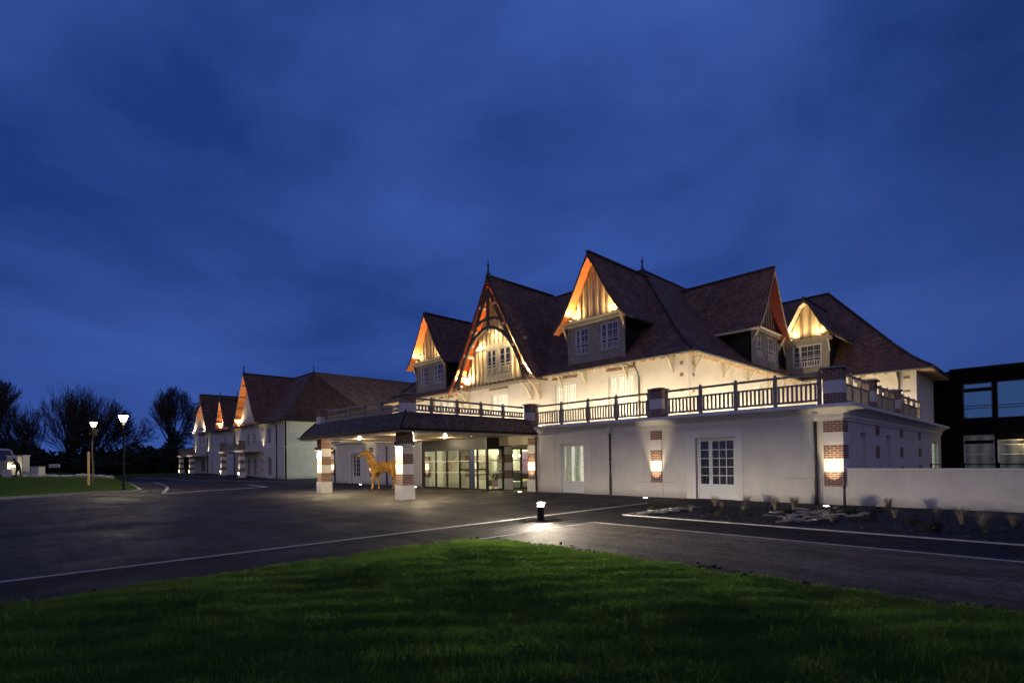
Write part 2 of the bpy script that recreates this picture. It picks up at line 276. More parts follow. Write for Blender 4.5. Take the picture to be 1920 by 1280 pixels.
# ------------------------------------------------------------------ mesh builder
class MB:
    def __init__(s, T=None): s.v = []; s.f = []; s.m = []; s.mats = []; s.T = T; s.sm = []
    def mi(s, m):
        if m not in s.mats: s.mats.append(m)
        return s.mats.index(m)
    def add(s, vs, fs, m, smooth=False):
        o = len(s.v); s.v += [tuple(s.T(*p)) if s.T else tuple(p) for p in vs]; k = s.mi(m)
        for f in fs: s.f.append([o+i for i in f]); s.m.append(k); s.sm.append(smooth)
        return s
    def face(s, pts, m): return s.add(pts, [list(range(len(pts)))], m)
    def box(s, x0, x1, y0, y1, z0, z1, m):
        return s.add([(x0,y0,z0),(x1,y0,z0),(x1,y1,z0),(x0,y1,z0),(x0,y0,z1),(x1,y0,z1),(x1,y1,z1),(x0,y1,z1)],
                     [[0,3,2,1],[4,5,6,7],[0,1,5,4],[1,2,6,5],[2,3,7,6],[3,0,4,7]], m)
    def hexa(s, a, b, m):   # two quads a (4 pts), b (4 pts)
        return s.add(list(a)+list(b), [[3,2,1,0],[4,5,6,7],[0,1,5,4],[1,2,6,5],[2,3,7,6],[3,0,4,7]], m)
    def tube(s, p0, p1, r0, r1=None, n=8, m='iron', caps=True, smooth=True):
        r1 = r0 if r1 is None else r1; p0 = Vector(p0); p1 = Vector(p1); d = (p1-p0).normalized()
        a = d.orthogonal().normalized(); b = d.cross(a)
        vs = [p0+r0*(math.cos(t)*a+math.sin(t)*b) for t in [2*math.pi*i/n for i in range(n)]]+[p1+r1*(math.cos(t)*a+math.sin(t)*b) for t in [2*math.pi*i/n for i in range(n)]]
        s.add(vs, [[i, (i+1) % n, n+(i+1) % n, n+i] for i in range(n)], m, smooth)
        if caps: s.add(vs[:n], [list(range(n))[::-1]], m); s.add(vs[n:], [list(range(n))], m)
        return s
    def lathe(s, c, prof, n=12, m='iron', smooth=True):   # prof list (r,z)
        vs = []
        for r, z in prof: vs += [(c[0]+r*math.cos(2*math.pi*i/n), c[1]+r*math.sin(2*math.pi*i/n), c[2]+z) for i in range(n)]
        fs = [[k*n+i, k*n+(i+1) % n, (k+1)*n+(i+1) % n, (k+1)*n+i] for k in range(len(prof)-1) for i in range(n)]
        return s.add(vs, fs, m, smooth)
    def beam(s, p0, p1, w, h, m, up=(0, 0, 1)):   # rectangular bar, w across, h along up
        p0 = Vector(p0); p1 = Vector(p1); d = (p1-p0).normalized(); u = Vector(up); a = d.cross(u)
        if a.length < 1e-4: a = Vector((1, 0, 0))
        a.normalize(); u = a.cross(d); q = [(-1,-1),(1,-1),(1,1),(-1,1)]
        return s.hexa([p0+a*w/2*i+u*h/2*j for i, j in q], [p1+a*w/2*i+u*h/2*j for i, j in q], m)
    def ring_path(s, path, prof, m, closed=False):   # extrude profile (out,z) along an xy path, mitred; out = right-hand side of travel
        P = [Vector((p[0], p[1], 0)) for p in path]; n = len(P); rows = []
        for i, p in enumerate(P):
            d0 = (p-P[i-1]).normalized() if (i > 0 or closed) else None
            d1 = (P[(i+1) % n]-p).normalized() if (i < n-1 or closed) else None
            d0 = d0 or d1; d1 = d1 or d0
            n0 = Vector((d0.y, -d0.x, 0)); n1 = Vector((d1.y, -d1.x, 0)); mm = (n0+n1); mm = mm/(mm.dot(n0) if abs(mm.dot(n0)) > 1e-6 else 1)
            rows.append([(p.x+mm.x*o, p.y+mm.y*o, z) for o, z in prof])
        k = len(prof); vs = [q for r in rows for q in r]; fs = []
        for i in range(n if closed else n-1):
            j = (i+1) % n
            for a in range(k-1): fs.append([i*k+a, j*k+a, j*k+a+1, i*k+a+1])
        if not closed: fs += [list(range(k))[::-1], [(n-1)*k+a for a in range(k)]]
        return s.add(vs, fs, m)
    def build(s, name, parent=None, loc=None, rot=0):
        me = bpy.data.meshes.new(name)
        off = Vector((0, 0, 0))
        if parent is not None and loc is None:
            p = parent
            while p is not None: off += p.location; p = p.parent
        vs = [(x-off.x, y-off.y, z-off.z) for x, y, z in s.v] if off.length else s.v
        me.from_pydata(vs, [], s.f)
        for mn in s.mats: me.materials.append(MAT[mn])
        me.polygons.foreach_set('material_index', s.m); me.polygons.foreach_set('use_smooth', s.sm)
        uvl = me.uv_layers.new(name='UVMap')
        me.update()
        uv = np.zeros(len(me.loops)*2, dtype=np.float32); co = np.array(s.v, dtype=np.float64)
        for p in me.polygons:
            nx, ny, nz = p.normal; h = math.hypot(nx, ny)
            if h < 1e-3: t = (1, 0, 0); b = (0, 1, 0)
            else:
                t = (-ny/h, nx/h, 0); b = (ny*t[2]-nz*t[1], nz*t[0]-nx*t[2], nx*t[1]-ny*t[0])
            for li in p.loop_indices:
                c = co[me.loops[li].vertex_index]
                uv[2*li] = c[0]*t[0]+c[1]*t[1]+c[2]*t[2]; uv[2*li+1] = c[0]*b[0]+c[1]*b[1]+c[2]*b[2]
        uvl.data.foreach_set('uv', uv)
        o = bpy.data.objects.new(name, me); C.objects.link(o)
        if parent is not None: o.parent = parent
        if loc is not None: o.location = loc; o.rotation_euler = (0, 0, rot)
        return o
def npmesh(name, verts, faces, mname, parent=None, loc=None, smooth=False):
    verts = np.asarray(verts, dtype=np.float32); faces = np.asarray(faces, dtype=np.int32); k = faces.shape[1]
    me = bpy.data.meshes.new(name); me.vertices.add(len(verts)); me.vertices.foreach_set('co', verts.ravel())
    me.loops.add(faces.size); me.loops.foreach_set('vertex_index', faces.ravel())
    me.polygons.add(len(faces)); me.polygons.foreach_set('loop_start', np.arange(0, faces.size, k, dtype=np.int32)); me.polygons.foreach_set('loop_total', np.full(len(faces), k, dtype=np.int32))
    if smooth: me.polygons.foreach_set('use_smooth', np.ones(len(faces), dtype=bool))
    me.update(); me.materials.append(MAT[mname])
    o = bpy.data.objects.new(name, me); C.objects.link(o)
    if parent is not None: o.parent = parent
    if loc is not None: o.location = loc
    return o
def tag(o, label=None, cat=None, group=None, kind=None):
    if label: o['label'] = label
    if cat: o['category'] = cat
    if group: o['group'] = group
    if kind: o['kind'] = kind
    return o
def empty(name, loc, label, cat, group=None, rz=0):
    o = bpy.data.objects.new(name, None); C.objects.link(o); o.location = loc; o.rotation_euler = (0, 0, rz); o.empty_display_size = .3
    return tag(o, label, cat, group)
def copy_tree(o, loc, rz=0, label=None):
    def cp(a, par):
        c = a.copy(); C.objects.link(c); c.parent = par
        for ch in a.children: cp(ch, c)
        return c
    c = cp(o, None); c.location = loc; c.rotation_euler = (0, 0, rz)
    if label: c['label'] = label
    return c
def spot(name, loc, target, power, angle, blend=.6, size=.04, col=(1, .80, .50), parent=None):
    l = bpy.data.lights.new(name, 'SPOT'); l.energy = power; l.spot_size = R(angle); l.spot_blend = blend; l.shadow_soft_size = size; l.color = col
    o = bpy.data.objects.new(name, l); C.objects.link(o); o.location = loc
    o.rotation_euler = (Vector(target)-Vector(loc)).to_track_quat('-Z', 'Y').to_euler()
    if parent is not None:
        off = Vector((0, 0, 0)); p = parent
        while p is not None: off += p.location; p = p.parent
        o.parent = parent; o.location = Vector(loc)-off
    return o
def point(name, loc, power, size=.05, col=(1, .82, .55), parent=None):
    l = bpy.data.lights.new(name, 'POINT'); l.energy = power; l.shadow_soft_size = size; l.color = col
    o = bpy.data.objects.new(name, l); C.objects.link(o); o.location = loc
    if parent is not None:
        off = Vector((0, 0, 0)); p = parent
        while p is not None: off += p.location; p = p.parent
        o.parent = parent; o.location = Vector(loc)-off
    return o
def area(name, loc, target, sx, sy, power, col=(1, .80, .50), parent=None, along=(1, 0, 0), spread=180):
    l = bpy.data.lights.new(name, 'AREA'); l.shape = 'RECTANGLE'; l.size = sx; l.size_y = sy; l.energy = power; l.color = col; l.spread = R(spread)
    o = bpy.data.objects.new(name, l); C.objects.link(o)
    z = (Vector(loc)-Vector(target)).normalized(); x = Vector(along).normalized(); y = z.cross(x).normalized(); x = y.cross(z)
    off = Vector((0, 0, 0)); p = parent
    while p is not None: off += p.location; p = p.parent
    q = Vector(loc)-off
    if parent is not None: o.parent = parent
    o.matrix_basis = Matrix(((x.x, y.x, z.x, q.x), (x.y, y.y, z.y, q.y), (x.z, y.z, z.z, q.z), (0, 0, 0, 1)))
    return o
def S(t): t = max(0, min(1, t)); return t*t*(3-2*t)
def gz(x, y): return .8*S((-x-36)/20)*S((-y-11)/5)+.3*S((-x-62)/10)*(1-S((-y-6)/5))

# ------------------------------------------------------------------ the ground
def grid(name, x0, x1, y0, y1, nx, ny, dz, m, kind='structure', label=None):
    xs = np.linspace(x0, x1, nx); ys = np.linspace(y0, y1, ny)
    vs = [(x, y, gz(x, y)+dz) for y in ys for x in xs]
    fs = [(j*nx+i, j*nx+i+1, (j+1)*nx+i+1, (j+1)*nx+i) for j in range(ny-1) for i in range(nx-1)]
    o = npmesh(name, vs, fs, m, smooth=True); tag(o, label, kind=kind); return o
big = MB(); 
big.face([(-1800,-1500,-.05),(1200,-1500,-.05),(1200,1800,-.05),(-1800,1800,-.05)], 'soil'); tag(big.build('ground'), kind='structure')
grid('far_lawn', -175, -84.5, -40, 30, 40, 40, .012, 'grass_ground')
grid('driveway', -84.5, -5.86, -60, 2.0, 90, 70, 0, 'asphalt')
def sheet(name, pts, z, m, kind='structure', T=None):
    b = MB(); b.face([(x, y, gz(x, y)+z) for x, y in pts], m); return tag(b.build(name), kind=kind)
sheet('footpath', [(-5.80, -60), (-3.62, -60), (-3.62, -9.46), (20, -9.46), (20, -7.44), (-4.12, -7.44), (-4.12, .25), (-5.80, .25)], .004, 'asphalt_path')
sheet('worn_asphalt', [(-20.5+5.6*math.cos(a)*(1+.06*math.sin(5*a)), -18.2+3.4*math.sin(a)*(1+.05*math.sin(7*a))) for a in [2*math.pi*i/40 for i in range(40)]], .003, 'asphalt_worn')
sheet('gravel_strip', [(-3.56, -20.0), (20, -20.0), (20, -9.52), (-3.56, -9.52)], .008, 'gravel')
sheet('planting_bed', [(-4.02, -7.34), (20, -7.34), (20, .25), (-4.02, .25)], .008, 'bed_soil')
def strip(name, pts, w, h, m, z=0, kind='structure', joints=1.0):
    b = MB()
    for (xa, ya), (xb, yb) in zip(pts, pts[1:]):
        L = math.hypot(xb-xa, yb-ya); n = max(1, int(L/joints))
        for i in range(n):
            t0 = i/n+.004/L; t1 = (i+1)/n-.004/L
            p0 = (xa+(xb-xa)*t0, ya+(yb-ya)*t0); p1 = (xa+(xb-xa)*t1, ya+(yb-ya)*t1)
            z0 = gz(*p0)+z; z1 = gz(*p1)+z
            b.beam((p0[0], p0[1], z0+h/2-.05), (p1[0], p1[1], z1+h/2-.05), w, h+.1, m)
    return tag(b.build(name), kind=kind)
strip('kerb', [(-5.83, -45), (-5.83, -3.2)], .09, .012, 'kerb')
strip('kerb', [(-3.59, -22.0), (-3.59, -9.49), (20, -9.49)], .09, .014, 'kerb')
strip('kerb', [(-4.07, -4.6), (-4.07, -7.39), (20, -7.39)], .065, .025, 'kerb')
# the near lawn: a low mound with a rounded corner
def lawn_h(x, y):
    d = min(x+3.75, -13.42-y)
    c = 1.2
    if x+3.75 < c and -13.42-y < c: d = c-math.hypot(c-(x+3.75), c-(-13.42-y))
    return d
def near_lawn():
    rng = np.random.default_rng(3)
    xs = np.arange(-4.6, 16.01, .2); ys = np.arange(-36, -13.2, .2)
    nx = len(xs); vs = []; 
    def h(x, y):
        d = lawn_h(x, y); base = -.06 if d < -.08 else 0.02+.05*S((d)/1.6)
        return base+(.014*math.sin(x*1.7+y*.9)+.010*math.sin(y*2.3-x*.6+1)+.010*math.sin(4.1*x+3.2*y)+.006*math.sin(9.1*x-7.2*y))*S(d/1.0)
    for y in ys:
        for x in xs: vs.append((x, y, h(x, y)))
    fs = [(j*nx+i, j*nx+i+1, (j+1)*nx+i+1, (j+1)*nx+i) for j in range(len(ys)-1) for i in range(nx-1)]
    tag(npmesh('lawn_ground', vs, fs, 'grass_ground', smooth=True), kind='structure')
    # blades
    P = []
    N = 420000
    x = rng.uniform(-4.0, 10.5, N*3); y = rng.uniform(-24, -13.2, N*3)
    q = np.stack([x-CAM.x, y-CAM.y], 1); dep = q[:, 0]*_d.x+q[:, 1]*_d.y; lat = q[:, 0]*_r.x+q[:, 1]*_r.y
    keep = (dep > 2.3) & (np.abs(lat) < dep*1.12+1.0) & (rng.uniform(0, 1, N*3) < np.clip(9/np.maximum(dep, 1)**1.0, .25, 1)*1.0)
    x = x[keep]; y = y[keep]; dep = dep[keep]
    D = np.array([lawn_h(a, b) for a, b in zip(x, y)]); edge = .10*np.sin(x*5.1+y*3.3)+.06*np.sin(x*13+y*11)
    k = D > -.02+edge; x = x[k]; y = y[k]; D = D[k]; dep = dep[k]
    n = len(x); z = np.array([h(a, b) for a, b in zip(x, y)])
    hh = (.03+.04*rng.random(n))*(1+.22*np.sin(x*2.1+1.3*y)*np.sin(y*1.7-.7*x))*(1+.22*np.clip(np.sin(x*7.3+2.1*y+np.sin(y*5))*np.sin(y*6.1-1.9*x)*1.6, 0, 1)); hh *= np.where(rng.random(n) < .012, 1.9, 1); ang = rng.uniform(0, 2*np.pi, n); w = .0022+.0012*dep/6
    lx = rng.normal(0, .35, n)*hh; ly = rng.normal(0, .35, n)*hh
    c, s_ = np.cos(ang)*w, np.sin(ang)*w
    v = np.empty((n, 3, 3)); v[:, 0] = np.stack([x-c, y-s_, z], 1); v[:, 1] = np.stack([x+c, y+s_, z], 1); v[:, 2] = np.stack([x+lx, y+ly, z+hh], 1)
    tag(npmesh('grass', v.reshape(-1, 3), np.arange(3*n).reshape(-1, 3), 'grass_blade'), 'short rough grass covering the dark lawn in the foreground', 'grass', kind='stuff')
near_lawn()
def clods():
    r = np.random.default_rng(9); V = []; Fc = []; n = 0
    for i in range(1500):
        if r.random() < .62: x = r.uniform(-3.5, 9); y = -13.36+r.normal(0, .10)+.18*math.sin(x*1.3)*math.sin(x*.7)
        else: y = r.uniform(-24, -13.5); x = -3.72+r.normal(0, .06)
        s_ = r.uniform(.008, .035)*(2.2 if r.random() < .06 else 1); p = r.normal(size=(6, 3)); p = p/np.linalg.norm(p, axis=1)[:, None]*s_*np.array([1, 1, .7]); p += np.array([x, y, .015+s_*.3])
        V.append(p); a = np.array([[0, 1, 2], [0, 2, 3], [0, 3, 4], [0, 4, 1], [5, 2, 1], [5, 3, 2], [5, 4, 3], [5, 1, 4]])+n; Fc.append(a); n += 6
    tag(npmesh('soil_clods', np.concatenate(V), np.concatenate(Fc), 'soil_dark'), 'crumbs of dark soil along the edge of the near lawn', 'soil', kind='stuff')
clods()

# far-left lawn island with kerb
isl = [(-33.2,-34),(-33.6,-26),(-34.9,-21.4),(-36.4,-18.9),(-37.0,-17.2),(-37.1,-16.0),(-37.0,-15.2),(-37.9,-14.6),(-39.8,-14.45),(-42.3,-14.3),(-46,-14.2),(-50,-14.3),(-52,-14.8),(-52.5,-17),(-54,-19),(-57,-21),(-58.5,-24),(-57,-30),(-50,-38),(-38,-40)]
def tri_sheet(name, poly, dz, m, side=0):
    import mathutils
    from mathutils.geometry import delaunay_2d_cdt
    xs = [p[0] for p in poly]; ys = [p[1] for p in poly]; vs = [Vector(p) for p in poly]
    for x in np.arange(min(xs), max(xs), 1.5):
        for y in np.arange(min(ys), max(ys), 1.5): vs.append(Vector((x, y)))
    v, e, f, *_ = delaunay_2d_cdt(vs, [], [list(range(len(poly)))], 1, 1e-4)
    b = MB(); b.add([(p.x, p.y, gz(p.x, p.y)+dz) for p in v], [list(t) for t in f], m, True)
    return tag(b.build(name), kind='structure')
tri_sheet('lawn_island', isl, .10, 'grass_ground')
strip('kerb', isl[:11], .12, .13, 'kerb', joints=1.0)
off = [(x+.42*(1 if i < 7 else .2), y+(0 if i < 6 else .42)) for i, (x, y) in enumerate(isl[:8])]
strip('gutter_line', off, .10, .010, 'kerb', joints=1.0)
sheet('footpath', [(-37.4,-14.0),(-39.5,-13.9),(-46,-13.6),(-59,-12.6),(-59,-10.9),(-48,-11.6),(-42,-12.3),(-37,-13.3)], .006, 'brown_path')
arc = [(-60,-10.2),(-54,-10.7),(-48,-11.4),(-43,-12.1),(-38.5,-13.0),(-35.8,-13.6),(-33.4,-14.1)]
strip('kerb_line', arc, .20, .008, 'kerb', joints=.6)
strip('paved_line', [(-33.2,-14.05),(-34.4,-11.5),(-35.4,-9.2),(-36.4,-7.0)], .34, .008, 'setts', joints=.35)
strip('paved_line', [(-41.8,-6.5),(-39.0,-6.6),(-36.5,-6.9)], .35, .010, 'kerb', joints=.35)
strip('road_edge_line', [(-84,-8.6),(-74,-8.4),(-64,-6.4),(-56,-3.6),(-46,-1.6)], .16, .010, 'kerb', joints=1.2)
def blades_on(name, x0, x1, y0, y1, inside, n, hgt, dz, label, seed, w=.012):
    rng = np.random.default_rng(seed); x = rng.uniform(x0, x1, n); y = rng.uniform(y0, y1, n)
    k = np.array([inside(a, b) for a, b in zip(x, y)]); x = x[k]; y = y[k]; n = len(x)
    z = np.array([gz(a, b)+dz for a, b in zip(x, y)]); hh = hgt*(.6+.8*rng.random(n)); a = rng.uniform(0, 6.28, n); c, s_ = np.cos(a)*w, np.sin(a)*w
    v = np.empty((n, 3, 3)); v[:, 0] = np.stack([x-c, y-s_, z], 1); v[:, 1] = np.stack([x+c, y+s_, z], 1); v[:, 2] = np.stack([x+rng.normal(0, .3, n)*hh, y+rng.normal(0, .3, n)*hh, z+hh], 1)
    return tag(npmesh(name, v.reshape(-1, 3), np.arange(3*n).reshape(-1, 3), 'grass_blade'), label, 'grass', kind='stuff')
def inpoly(poly):
    def f(x, y):
        c = False; j = len(poly)-1
        for i in range(len(poly)):
            xi, yi = poly[i]; xj, yj = poly[j]
            if (yi > y) != (yj > y) and x < (xj-xi)*(y-yi)/(yj-yi)+xi: c = not c
            j = i
        return c
    return f
blades_on('grass', -58, -33, -34, -14.2, inpoly(isl), 120000, .07, .10, 'mown grass on the lamp-lit lawn island at left', 5)
blades_on('grass', -110, -84.6, -30, 2, lambda x, y: True, 60000, .14, .01, 'dim grass verge below the far hedge', 6, .03)

# ------------------------------------------------------------------ the hotel
XC = -20.10; XW = 2*XC                       # axis of symmetry, west end of the ground floor
hotel = empty('hotel', (XC, 8, 0), 'long white Norman style hotel with steep brown tiled gabled roof, lit terrace and entrance canopy', 'hotel building')
ZS, ZC = 3.07, 3.56                          # underside and top of the cornice

def wall(b, axis, c, u0, u1, z0, z1, ops, th, m, inward):
    """vertical wall with openings; axis 'y' = plane y=c running along x; outer face at c, inner at c+inward*th"""
    us = sorted({u0, u1, *[o[0] for o in ops], *[o[1] for o in ops]}); zs = sorted({z0, z1, *[o[2] for o in ops], *[o[3] for o in ops]})
    P = (lambda u, w, z: (u, c+inward*w, z)) if axis == 'y' else (lambda u, w, z: (c+inward*w, u, z))
    isop = lambda u, z: any(o[0] < u < o[1] and o[2] < z < o[3] for o in ops)
    for a, a2 in zip(us, us[1:]):
        for z, z2 in zip(zs, zs[1:]):
            if isop((a+a2)/2, (z+z2)/2): continue
            for w in (0, th): b.face([P(a, w, z), P(a2, w, z), P(a2, w, z2), P(a, w, z2)], m)
    for o in ops:
        a, a2, z, z2 = o[:4]
        b.face([P(a, 0, z), P(a, th, z), P(a, th, z2), P(a, 0, z2)], m); b.face([P(a2, 0, z), P(a2, th, z), P(a2, th, z2), P(a2, 0, z2)], m)
        b.face([P(a, 0, z2), P(a2, 0, z2), P(a2, th, z2), P(a, th, z2)], m)
        if z > z0+.01: b.face([P(a, 0, z), P(a2, 0, z), P(a2, th, z), P(a, th, z)], m)
    for a in (u0, u1): b.face([P(a, 0, z0), P(a, th, z0), P(a, th, z1), P(a, 0, z1)], m)
    b.face([P(u0, 0, z1), P(u1, 0, z1), P(u1, th, z1), P(u0, th, z1)], m)

# ground floor walls
D1 = (-5.40, -3.74, -.05, 2.56); D2 = (-12.93, -11.42, -.05, 2.56)
mir = lambda o: (2*XC-o[1], 2*XC-o[0], o[2], o[3])
ENT = (-24.90, -15.30, -.05, 3.30)
b = MB()
wall(b, 'y', 0, XW, 0, -.05, ZC-.02, [D1, D2, mir(D1), mir(D2), ENT], .30, 'stucco', 1)
b.build('ground_floor_wall', hotel)
b = MB()
W1 = (2.53, 3.45, .3, 2.6); W2 = (6.94, 7.92, .3, 2.6); W3 = (19.5, 22.0, .3, 2.58)
wall(b, 'x', 0, .30, 23.2, -.05, ZC-.02, [W1, W2, W3], .30, 'stucco', -1)
b.build('side_wall', hotel)
b = MB(); wall(b, 'x', XW, .30, 16.0, -.05, ZC-.02, [], .30, 'stucco', 1); wall(b, 'y', 16.0, XW, XC-4, -.05, ZC-.02, [], .3, 'stucco', -1); b.build('rear_wall', hotel)
# thin grey joints that mark out panels in the stucco
b = MB()
for x0, x1, z0, z1 in [(-5.48, -5.46, 2.75, 3.02), (-3.50, -3.48, .95, 3.02), (-.62-.02, -.62, 0, .92), (-1.9, -.55, .92, .935), (-8.25, -7.52, .66, .675), (-6.98, -6.3, .66, .675), (-6.975, -6.955, 0, .66), (-10.9, -10.885, .95, 2.95), (-13.35, -13.335, .95, 2.9), (-14.5, -14.485, .6, 2.9)]:
    b = MB(); b.box(x0, x1, -.003, .004, z0, z1, 'groove'); b.build('wall_joint', hotel)
# a shallow projecting frame of render around each door
def surround(o, y=0):
    b = MB(); x0, x1, z0, z1 = o
    for a, c_ in ((x0-.42, x0), (x1, x1+.30)): b.box(a, c_, y-.025, y+.02, 0, z1, 'stucco_trim')
    b.box(x0-.42, x1+.30, y-.025, y+.02, z1, 2.92, 'stucco_trim'); b.build('door_surround', hotel)
for o in (D1, mir(D1)): surround(o)
# cornice: front west part, front east part and along the side
prof = [(0, 2.98), (.05, 2.98), (.05, 3.06), (.09, 3.07), (.09, 3.22), (.13, 3.235), (.16, 3.28), (.22, 3.34), (.32, 3.385), (.42, 3.405), (.47, 3.43), (.47, 3.50), (.44, 3.545), (0, 3.56)]
b = MB(); b.ring_path([(-14.45, 0), (0, 0), (0, 23.2)], prof, 'stucco_trim'); b.build('cornice', hotel)
b = MB(); b.ring_path([(XW, 16), (XW, 0), (-25.75, 0)], prof, 'stucco_trim'); b.build('cornice', hotel)
b = MB(); b.box(-25.7, -14.5, -.012, .02, 2.62, 3.14, 'cream_wood'); b.build('entrance_beam', hotel)
b = MB(); b.box(XW+.31, -.31, .31, 16.9, 3.45, 3.585, 'terrace'); b.box(-15, -.31, 16.9, 23.1, 3.45, 3.58, 'terrace'); b.build('terrace_floor', hotel)

# banded brick pilasters
def banded(b, x0, x1, y0, y1, zt, base=True, m='brick'):
    if base: b.box(x0-.04, x1+.04, y0-.04, y1+.04, 0, .66, 'stucco_trim')
    for z0, z1, mm in [(.66, 1.17, m), (1.17, 1.63, 'stucco_trim'), (1.63, 2.12, m), (2.12, 2.57, 'stucco_trim'), (2.57, zt, m)]:
        e = 0 if mm == m else .004
        b.box(x0-e, x1+e, y0-e, y1+e, z0, z1, mm)
for x0 in (-7.52, 2*XC+6.98, -15.30, 2*XC+14.76):
    b = MB(); banded(b, x0, x0+.54, -.06, .10, 2.975, base=(abs(x0-XC) < 6)); b.build('brick_pilaster', hotel)
for x0, x1 in ((-.56, .05), (XW-.05, XW+.56)):
    b = MB(); banded(b, x0, x1, -.05, .62, 2.975, False); b.build('brick_corner_pilaster', hotel)
for y0 in (5.0, 10.0, 15.0):
    for z0, z1 in ((2.57, 2.975), (1.63, 2.12), (.66, 1.17)): b = MB(); b.box(-.05, .03, y0, y0+.6, z0, z1, 'brick'); b.build('brick_panel', hotel)

# glazed doors and windows -------------------------------------------------
def fdoor(b, u0, u1, z0, z1, cols, rows, pane, T, fr='frame_white', st=.07, kick=.0, gb=.030):
    """one leaf in local (u, out, z): frame, glazing bars, kick panel; returns nothing"""
    b.T = T
    b.box(u0, u0+st, 0, .05, z0, z1, fr); b.box(u1-st, u1, 0, .05, z0, z1, fr)
    b.box(u0+st, u1-st, 0, .05, z1-st, z1, fr); b.box(u0+st, u1-st, 0, .05, z0, z0+max(kick, st), fr)
    if kick: b.box(u0+st+.05, u1-st-.05, -.008, .01, z0+.12, z0+kick-.10, fr)
    a0, a1, c0, c1 = u0+st, u1-st, z0+max(kick, st), z1-st
    for i in range(1, cols): x = a0+(a1-a0)*i/cols; b.box(x-gb/2, x+gb/2, .002, .042, c0, c1, fr)
    for j in range(1, rows): z = c0+(c1-c0)*j/rows; b.box(a0, a1, .004, .040, z-gb/2, z+gb/2, fr)
    return a0, a1, c0, c1
def french(parent, u0, u1, z0, z1, T, pane, split=.33, rows=5, kick=.62, name='french_door', cols=(1, 3), handle=True, reveal=True):
    b = MB(T); fr = .06
    b.box(u0, u0+fr, -.01, .07, z0, z1, 'frame_white'); b.box(u1-fr, u1, -.01, .07, z0, z1, 'frame_white'); b.box(u0+fr, u1-fr, -.01, .07, z1-fr, z1, 'frame_white')
    m = u0+fr+(u1-u0-2*fr)*split; ps = []
    for (a, c_), n in zip(((u0+fr, m), (m, u1-fr)), cols): ps.append(fdoor(b, a+.004, c_-.004, z0, z1-fr-.004, n, rows, pane, T, kick=kick))
    o = b.build(name, parent)
    for a0, a1, c0, c1 in ps:
        p = MB(T); p.box(a0-.01, a1+.01, .018, .028, c0-.01, c1+.01, pane); p.build('glass_pane', o)
    if handle:
        h = MB(T); h.box(m-.05, m-.02, -.06, -.01, z0+.95, z0+1.12, 'louver'); h.box(m-.05, m+.09, -.07, -.05, z0+1.06, z0+1.085, 'louver'); h.build('door_handle', o)
    return o
Ty = lambda c: (lambda u, w, z: (u, c+w, z))
Tx = lambda c: (lambda u, w, z: (c-w, u, z))
french(hotel, D1[0], D1[1], 0.01, 2.55, Ty(.17), 'pane_dark')
french(hotel, D2[0], D2[1], 0.01, 2.55, Ty(.17), 'pane_lit_cool')
o = mir(D1); french(hotel, o[0], o[1], .01, 2.55, Ty(.17), 'pane_dark')
o = mir(D2); french(hotel, o[0], o[1], .01, 2.55, Ty(.17), 'pane_dark')
for W, p in ((W1, 'pane_dark'), (W2, 'pane_dark'), (W3, 'pane_green')):
    french(hotel, W[0], W[1], W[2], W[3], Tx(-.17), p, split=.5, rows=4, kick=0, name='window', cols=(1, 1) if W is not W3 else (2, 2), handle=False)

# downpipes
def downpipe(x, y, ztop, zbot, head=True, m='dark_pipe', nm='downpipe'):
    b = MB(); b.tube((x, y, zbot), (x, y, ztop), .048, n=10, m=m)
    for z in np.arange(zbot+.45, ztop-.2, 1.25): b.lathe((x, y, z), [(.048, -.03), (.066, -.03), (.066, .03), (.048, .03)], 10, m)
    b.tube((x, y, zbot), (x, y, zbot+.9), .06, n=10, m=m)
    if head: b.lathe((x, y, ztop-.02), [(.05, 0), (.11, .10), (.13, .28), (.13, .33), (0, .33)], 12, 'stucco_trim')
    return b.build(nm, hotel)
for x in (-9.72, -.80, 2*XC+.8, 2*XC+9.72): downpipe(x, -.09, 3.0, .02)
downpipe(-14.62, -.10, 3.05, .02, False); downpipe(-25.6, -.10, 3.05, .02, False)

# parapet piers with copings
def parapet_pier(x0, x1, y0, y1, z0, z1=4.92, low=True):
    b = MB(); h = z1-z0
    zs = [z0, z0+h*.29, z0+h*.62, z1-.10] if low else [z0, z0, z0+.44, z1-.10]
    if low: b.box(x0, x1, y0, y1, zs[0], zs[1], 'brick')
    b.box(x0-.004, x1+.004, y0-.004, y1+.004, zs[1], zs[2], 'stucco_trim'); b.box(x0, x1, y0, y1, zs[2], zs[3], 'brick')
    o = b.build('parapet_pier', hotel)
    c = MB(); c.box(x0-.09, x1+.09, y0-.09, y1+.09, z1-.10, z1-.04, 'coping')
    xm, ym = (x0+x1)/2, (y0+y1)/2
    c.add([(x0-.09, y0-.09, z1-.04), (x1+.09, y0-.09, z1-.04), (x1+.09, y1+.09, z1-.04), (x0-.09, y1+.09, z1-.04), (xm, ym, z1+.03)], [[0, 1, 4], [1, 2, 4], [2, 3, 4], [3, 0, 4]], 'coping')
    c.build('coping', o)
for x0, x1, y0, y1 in [(-.56, .03, 0, .58), (-7.55, -6.97, 0, .5), (-15.50, -14.92, -.1, .45), (2*XC+14.92, 2*XC+15.5, -.1, .45), (2*XC+6.97, 2*XC+7.55, 0, .5), (XW-.03, XW+.56, 0, .58), (-.56, .03, 4.75, 5.33), (-.56, .03, 9.7, 10.28)]:
    parapet_pier(x0, x1, y0, y1, 3.56)

